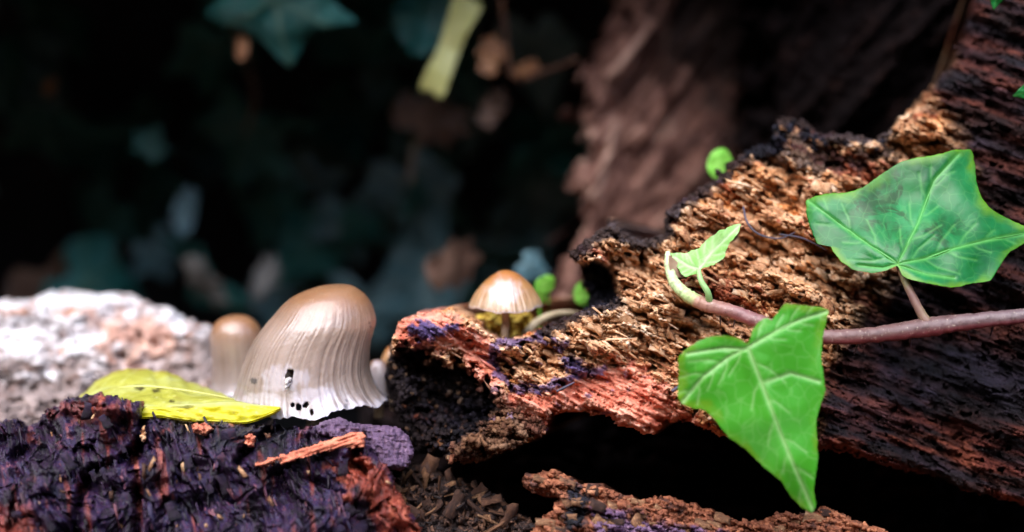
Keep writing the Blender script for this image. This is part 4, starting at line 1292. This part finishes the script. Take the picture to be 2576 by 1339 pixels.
VA = [[(2258, 664), (2285, 610), (2310, 560), (2340, 480), (2352, 452), (2410, 390)], [(2258, 664), (2200, 625), (2120, 570), (2060, 525), (2034, 506)], [(2258, 664), (2330, 650), (2400, 625), (2480, 605), (2585, 586)], [(2258, 664), (2220, 674), (2160, 668)], [(2262, 668), (2330, 690), (2400, 700)]]
lfA = leaf_mesh('leaf', LA, (2261, 655), lambda u_, v_: -1.2 + (662 - v_) * .0032 + .0000045 * (u_ - 2300) ** 2, VA, m_ivyA, vine, seed=171, crinkle=.09,
                mott=lambda u_, v_: np.clip(mask(u_, v_, [(2120, 500), (2250, 430), (2300, 440), (2290, 560), (2330, 560), (2420, 560), (2430, 600), (2330, 620), (2250, 610), (2180, 590)], 30, 30, .02, 172), 0, 1))
tag(lfA, 'deep green three-lobed ivy leaf with mottled patches')
V_, F_, al = tube_data([at(2340, 822, -1.37), at(2318, 790, -1.34), at(2295, 745, -1.28), at(2276, 705, -1.2), at(2260, 668, -1.17)], [.075, .055, .05, .045, .035], 10, 30, .08, 6)
mk('petiole', V_, F_, m_pet, lfA)
LB = [(1881, 866), (1869, 857), (1850, 849), (1822, 844), (1789, 847), (1757, 858), (1729, 877), (1708, 896), (1705, 910), (1709, 933), (1706, 966), (1704, 998), (1715, 1017), (1738, 1027), (1771, 1031), (1799, 1057), (1832, 1101), (1874, 1129), (1916, 1171), (1967, 1213), (1990, 1251), (2018, 1279), (2044, 1292), (2054, 1274), (2047, 1237), (2051, 1204), (2058, 1157), (2056, 1111), (2053, 1059), (2065, 1017), (2077, 984), (2072, 947), (2066, 900), (2070, 849), (2079, 807), (2087, 780), (2065, 773), (2037, 771), (2004, 767), (1974, 764), (1962, 779), (1951, 798), (1944, 812), (1939, 803), (1923, 800), (1904, 814), (1892, 833), (1885, 858)]
VB = [[(1881, 874), (1916, 965), (1962, 1087), (2000, 1180), (2046, 1286)], [(1881, 874), (1831, 900), (1771, 947), (1718, 1010)], [(1881, 874), (1950, 835), (2010, 806), (2080, 784)], [(1916, 965), (1990, 940), (2060, 960)], [(1884, 880), (1820, 876), (1730, 890)]]
lfB = leaf_mesh('leaf', LB, (1884, 878), lambda u_, v_: -2.5 - (v_ - 875) * .0006 + .0000022 * np.maximum(v_ - 1050, 0) ** 2 + .0009 * np.abs((u_ - 1881) - (v_ - 875) * .4), VB, m_ivyB, vine, seed=181, crinkle=.05)
tag(lfB, 'light green heart-shaped ivy leaf hanging point down')
V_, F_, al = tube_data([at(1990, 838, -1.42), at(1950, 830, -1.9), at(1910, 845, -2.3), at(1884, 872, -2.47)], [.06, .05, .045, .035], 10, 24, .05, 7)
mk('petiole', V_, F_, m_pet, lfB)
LC = [(1684, 636), (1723, 637), (1757, 625), (1782, 600), (1816, 578), (1846, 566), (1866, 562), (1855, 591), (1829, 621), (1825, 646), (1799, 666), (1765, 676), (1752, 689), (1722, 698), (1712, 688), (1697, 659)]
lfC = leaf_mesh('leaf', LC, (1755, 655), lambda u_, v_: -.8 - (u_ - 1700) * .002 - (v_ - 640) * .002, [[(1758, 678), (1790, 635), (1858, 568)], [(1758, 678), (1730, 668), (1695, 645)]], m_ivyC, vine, NT=180, NR=20, seed=191, crinkle=.10, jag=2.5)
tag(lfC, 'pale young ivy leaf at the tip of the vine')
V_, F_, al = tube_data([at(1785, 762, -1.02), at(1780, 735, -1.1), at(1764, 708, -1.08), at(1757, 680, -1.0)], [.045, .04, .035, .03], 10, 24, .05, 8)
mk('petiole', V_, F_, m_ivyC, lfC, dict(edge=np.zeros(len(V_)), vein=np.full(len(V_), .4), mott=np.zeros(len(V_))))
# curled bud scale at the tip
bs = leaf_mesh('bud_scale', [(1682, 640), (1700, 655), (1718, 675), (1724, 698), (1706, 700), (1690, 690), (1682, 665)], (1700, 680), lambda u_, v_: -.85 + (u_ - 1690) * .004, [], plain('pink bud scale', [(0, srgb(150, 112, 92)), (1, srgb(186, 150, 130))], 4, .5), vine, NR=10, NT=60, seed=193)


# ------------------------------------------------------------------ background leaves, blurred
_h1 = [(0, -.15), (.18, -.36), (.42, -.45), (.60, -.36), (.58, -.12), (.72, .08), (.90, .32), (.64, .36), (.42, .44), (.28, .62), (.13, .88)]
IVY1 = np.array(_h1 + [(0, 1.05)] + [(-x, y) for x, y in _h1[:0:-1]])
_h2 = [(0, -.2), (.22, -.44), (.46, -.40), (.62, -.16), (.70, .10), (.52, .26), (.40, .46), (.30, .70), (.14, .95)]
IVY2 = np.array(_h2 + [(0, 1.15)] + [(-x, y) for x, y in _h2[:0:-1]])
OVAL = np.array([(.5 * math.sin(t) * (1 + .1 * math.sin(3 * t)), .95 * math.cos(t)) for t in np.linspace(0, 2 * math.pi, 18, endpoint=False)])
SMOOTH_OVAL = np.array([(.56 * math.sin(t), .9 * math.cos(t)) for t in np.linspace(0, 2 * math.pi, 18, endpoint=False)])
RAG = np.array([(.1, -.9), (.42, -.7), (.34, -.3), (.6, .0), (.45, .25), (.5, .6), (.2, .55), (.05, .95), (-.2, .6), (-.42, .7), (-.36, .2), (-.55, -.05), (-.3, -.4), (-.35, -.75)])
BLADE = np.array([(-.12, -1), (.0, -.96), (.13, -1), (.14, -.7), (.12, -.2), (.13, .4), (.17, .9), (.12, 1), (-.1, 1.02), (-.17, .95), (-.15, .4), (-.12, -.2), (-.15, -.7)])
ROUND = np.array([(.8 * math.sin(t), .8 * math.cos(t) + .12 * math.sin(2 * t)) for t in np.linspace(0, 2 * math.pi, 18, endpoint=False)])


def bg_mesh(outline, mat, seed, curl=.12):
    B = catmull(outline, 96, True)
    rr = np.linspace(0.01, 1, 12)
    P2 = rr[:, None, None] * B
    x, y = P2[..., 0], P2[..., 1]
    z = curl * fbm(x * 1.2 + seed, y * 1.2, seed, 3) - .25 * curl * (x * x + y * y) * 2
    a = np.arctan2(y, x)
    vein = np.zeros(x.shape)
    for d in (90, 150, 30, 210, 330):
        da = np.abs(np.angle(np.exp(1j * (a - math.radians(d)))))
        vein = np.maximum(vein, np.exp(-(da * np.hypot(x, y) / .025) ** 2))
    n0 = x.size
    Pf = np.stack([x, y, z], -1).reshape(-1, 3)
    f = grid_faces(12, 96, True)
    j = np.arange(96); b = 11 * 96
    rim = np.stack([b + j, b + (j + 1) % 96, n0 + b + (j + 1) % 96, n0 + b + j], -1)
    return raw_mesh('leaf_blade', np.vstack([Pf, Pf - [0, 0, .02]]), [f, f[:, ::-1] + n0, rim], mat, dict(vein=np.tile(vein.ravel(), 2) * .7, edge=np.zeros(2 * n0), mott=np.zeros(2 * n0)))


_cache = {}


def bg_leaf(name, kind, mat, u_, v_, y_, size, rot, tilt, roll, label, cat='leaf', group=None, asp=1.0):
    """size in reference pixels from centre to tip; rot 0 = tip up, clockwise degrees"""
    key = (id(kind), mat.name, random.randint(0, 2))
    if key not in _cache: _cache[key] = bg_mesh(kind, mat, len(_cache) * 3 + 1)
    o = bpy.data.objects.new(name, _cache[key])
    COL.objects.link(o)
    s = size * px(y_)
    place(o, at(u_, v_, y_), frame(math.radians(rot), math.radians(tilt), math.radians(roll)), (s * asp, s, s))
    return tag(o, label, cat, group)


BGG = 'leaves in the shade behind the logs'
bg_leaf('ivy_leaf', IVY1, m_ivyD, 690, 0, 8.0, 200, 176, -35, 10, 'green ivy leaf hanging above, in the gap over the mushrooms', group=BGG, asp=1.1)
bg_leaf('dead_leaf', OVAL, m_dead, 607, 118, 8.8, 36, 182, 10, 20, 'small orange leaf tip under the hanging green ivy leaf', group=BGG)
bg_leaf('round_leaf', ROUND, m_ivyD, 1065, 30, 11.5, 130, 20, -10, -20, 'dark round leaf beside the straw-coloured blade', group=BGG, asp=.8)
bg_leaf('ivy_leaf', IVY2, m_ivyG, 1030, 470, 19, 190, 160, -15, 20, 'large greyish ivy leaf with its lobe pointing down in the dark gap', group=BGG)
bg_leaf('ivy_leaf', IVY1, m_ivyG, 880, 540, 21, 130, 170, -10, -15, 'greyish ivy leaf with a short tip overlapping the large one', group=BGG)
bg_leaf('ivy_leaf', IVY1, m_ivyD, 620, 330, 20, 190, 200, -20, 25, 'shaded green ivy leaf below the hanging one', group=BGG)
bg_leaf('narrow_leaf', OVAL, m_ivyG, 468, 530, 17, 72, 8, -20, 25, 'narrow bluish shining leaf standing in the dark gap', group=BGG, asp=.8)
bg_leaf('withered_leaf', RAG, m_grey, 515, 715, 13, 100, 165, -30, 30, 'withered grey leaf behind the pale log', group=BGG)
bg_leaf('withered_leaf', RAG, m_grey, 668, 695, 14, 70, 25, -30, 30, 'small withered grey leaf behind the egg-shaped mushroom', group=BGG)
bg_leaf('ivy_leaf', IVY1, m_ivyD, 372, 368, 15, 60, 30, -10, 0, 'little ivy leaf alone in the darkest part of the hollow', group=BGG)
bg_leaf('dead_leaf', RAG, m_brown, 200, 725, 19, 230, 84, -55, 10, 'curled brown leaf lying behind the pale log', group=BGG, asp=.9)
bg_leaf('dead_leaf', RAG, m_brown, 1150, 665, 9.5, 150, 84, -62, 8, 'dead orange-brown leaf behind the small conical mushroom', group=BGG, asp=.8)
bg_leaf('ivy_leaf', IVY2, m_ivyG, 1330, 668, 7.5, 62, 120, -30, 0, 'pale grey-green leaf above the small conical mushroom', group=BGG)
bg_leaf('dead_leaf', RAG, m_brown, 1240, 270, 11, 62, 30, -20, 10, 'round reddish-brown leaf beside the bark slab', group=BGG)
bg_leaf('dead_leaf', RAG, m_dead, 1232, 135, 9.8, 66, 10, -30, 10, 'tan leaf scrap beside the straw-coloured blade', group=BGG)
bg_leaf('dead_leaf', RAG, m_dead, 1330, 172, 10, 42, 80, -30, 10, 'small tan scrap caught on the thin twig', group=BGG)
bg_leaf('dead_leaf', RAG, m_brown, 1090, 300, 14.5, 120, 110, -20, 0, 'dim brown leaf below the straw-coloured blade', group=BGG)
bg_leaf('dead_leaf', OVAL, m_dead, 125, 218, 16, 26, 30, 0, 0, 'tiny brown scrap in the dark hollow', group=BGG)
bg_leaf('straw_blade', BLADE, m_straw, 1135, 112, 8.7, 132, 22, -15, 10, 'straw-yellow withered blade hanging in the gap', 'leaf', BGG, 1.7)
# seedlings behind the log edge
CG = 'seedlings behind the rotten log'
for (u_, v_, y_, s_, r_, lab) in ((1372, 716, 2.6, 34, 80, 'bright green seedling leaf right behind the small conical mushroom'), (1350, 750, 2.3, 30, 150, 'lower green seedling leaf tucked under the rim of the small conical mushroom'),
                                 (1468, 738, 2.8, 36, 20, 'bright green seedling leaf at the charred hollow of the rotten log'), (1812, 412, 2.9, 48, 40, 'bright green seedling leaf over the upper edge of the rotten log')):
    sd_ = thing('seedling', at(u_, v_ + 70, y_ + .3), lab, 'seedling', CG)
    me_ = bg_mesh(SMOOTH_OVAL, m_clover, 5, .07)
    o = bpy.data.objects.new('leaf', me_); COL.objects.link(o)
    place(o, at(u_, v_, y_), frame(math.radians(r_), -.5, .2), (s_ * px(y_) * 1.3, s_ * px(y_), s_ * px(y_)), sd_)
    V_, F_, al = tube_data([at(u_, v_, y_ + .05), at(u_ + 8, v_ + 40, y_ + .2), at(u_ + 4, v_ + 130, y_ + .4)], [.02, .025, .03], 8, 16)
    mk('stalk', V_, F_, m_clover, sd_, dict(edge=np.zeros(len(V_)), vein=np.zeros(len(V_)), mott=np.zeros(len(V_))))
# ochre crust and pale rootlet at the foot of the small mushroom
cr_ = thing('ochre_lichen', at(1265, 850, 1.3), 'ochre crust of lichen behind the stem of the small conical mushroom', 'lichen')
relief('crust', [(1192, 795), (1215, 790), (1240, 782), (1300, 784), (1335, 788), (1345, 815), (1320, 835), (1300, 870), (1230, 870), (1205, 830)], lambda U, V, sd: 1.3 + .15 * fbm(U * .04, V * .04, 195, 4), m_moss, cr_, 3, 8, .06, 14, .3, .5, None, 195)
V_, F_, al = tube_data([at(1320, 842, 1.0), at(1350, 812, 1.3), at(1390, 793, 1.6), at(1440, 788, 1.9), at(1490, 800, 2.1)], [.05, .06, .05, .04, .03], 10, 30, .1, 4)
tag(mk('rootlet', V_, F_, m_root, None), 'pale bent rootlet behind the log edge near the small conical mushroom', 'root')
# yellow fleck seen through the hole in the log, thin twig
V_, F_, al = tube_data([at(1255, -60, 10), at(1268, 60, 10), at(1290, 190, 10.1), at(1370, 180, 10), at(1450, 150, 9.4)], [.06, .06, .06, .06, .05], 8, 40, .15, 5)
tag(mk('twig', V_, F_, m_chip, None, dict(rnd=np.full(len(V_), .35))), 'thin bent twig in front of the dark gap beside the bark slab', 'twig')
# more ivy filling the hollow
rg = np.random.default_rng(44)
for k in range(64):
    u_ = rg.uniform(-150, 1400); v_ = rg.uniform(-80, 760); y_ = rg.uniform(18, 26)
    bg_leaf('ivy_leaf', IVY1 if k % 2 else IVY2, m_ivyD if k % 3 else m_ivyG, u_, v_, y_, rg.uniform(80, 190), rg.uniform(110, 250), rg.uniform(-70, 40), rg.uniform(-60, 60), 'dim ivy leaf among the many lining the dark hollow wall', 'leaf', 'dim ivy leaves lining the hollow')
for k, (pp, lab) in enumerate((([(640, -140, 9.0), (668, -60, 9.2), (690, 40, 8.3)], 'thin stalk carrying the hanging green ivy leaf'), ([(1180, -120, 15), (1110, 120, 15.5), (1050, 330, 15), (1030, 460, 14.6)], 'thin vine running down to the large greyish ivy leaf'), ([(540, -120, 18), (590, 60, 17.6), (640, 230, 17), (620, 330, 16.7)], 'thin vine running down to the shaded green ivy leaf'))):
    V_, F_, al = tube_data([at(*p) for p in pp], [.09, .07, .05], 8, 24, .1, k)
    tag(mk('trailing_vine', V_, F_, m_pet, None), lab, 'vine', 'vines in the hollow')
# green leaf corners at the upper end of the log
bg_leaf('ivy_leaf', IVY1, m_ivyA, 2515, -30, 0.5, 52, 190, -10, 0, 'small bright ivy leaf tip at the top of the rotten log', 'leaf')
bg_leaf('ivy_leaf', IVY2, m_ivyA, 2600, 225, 0.2, 44, 250, -10, 0, 'green ivy leaf tip beside the dark grained side of the rotten log', 'leaf')
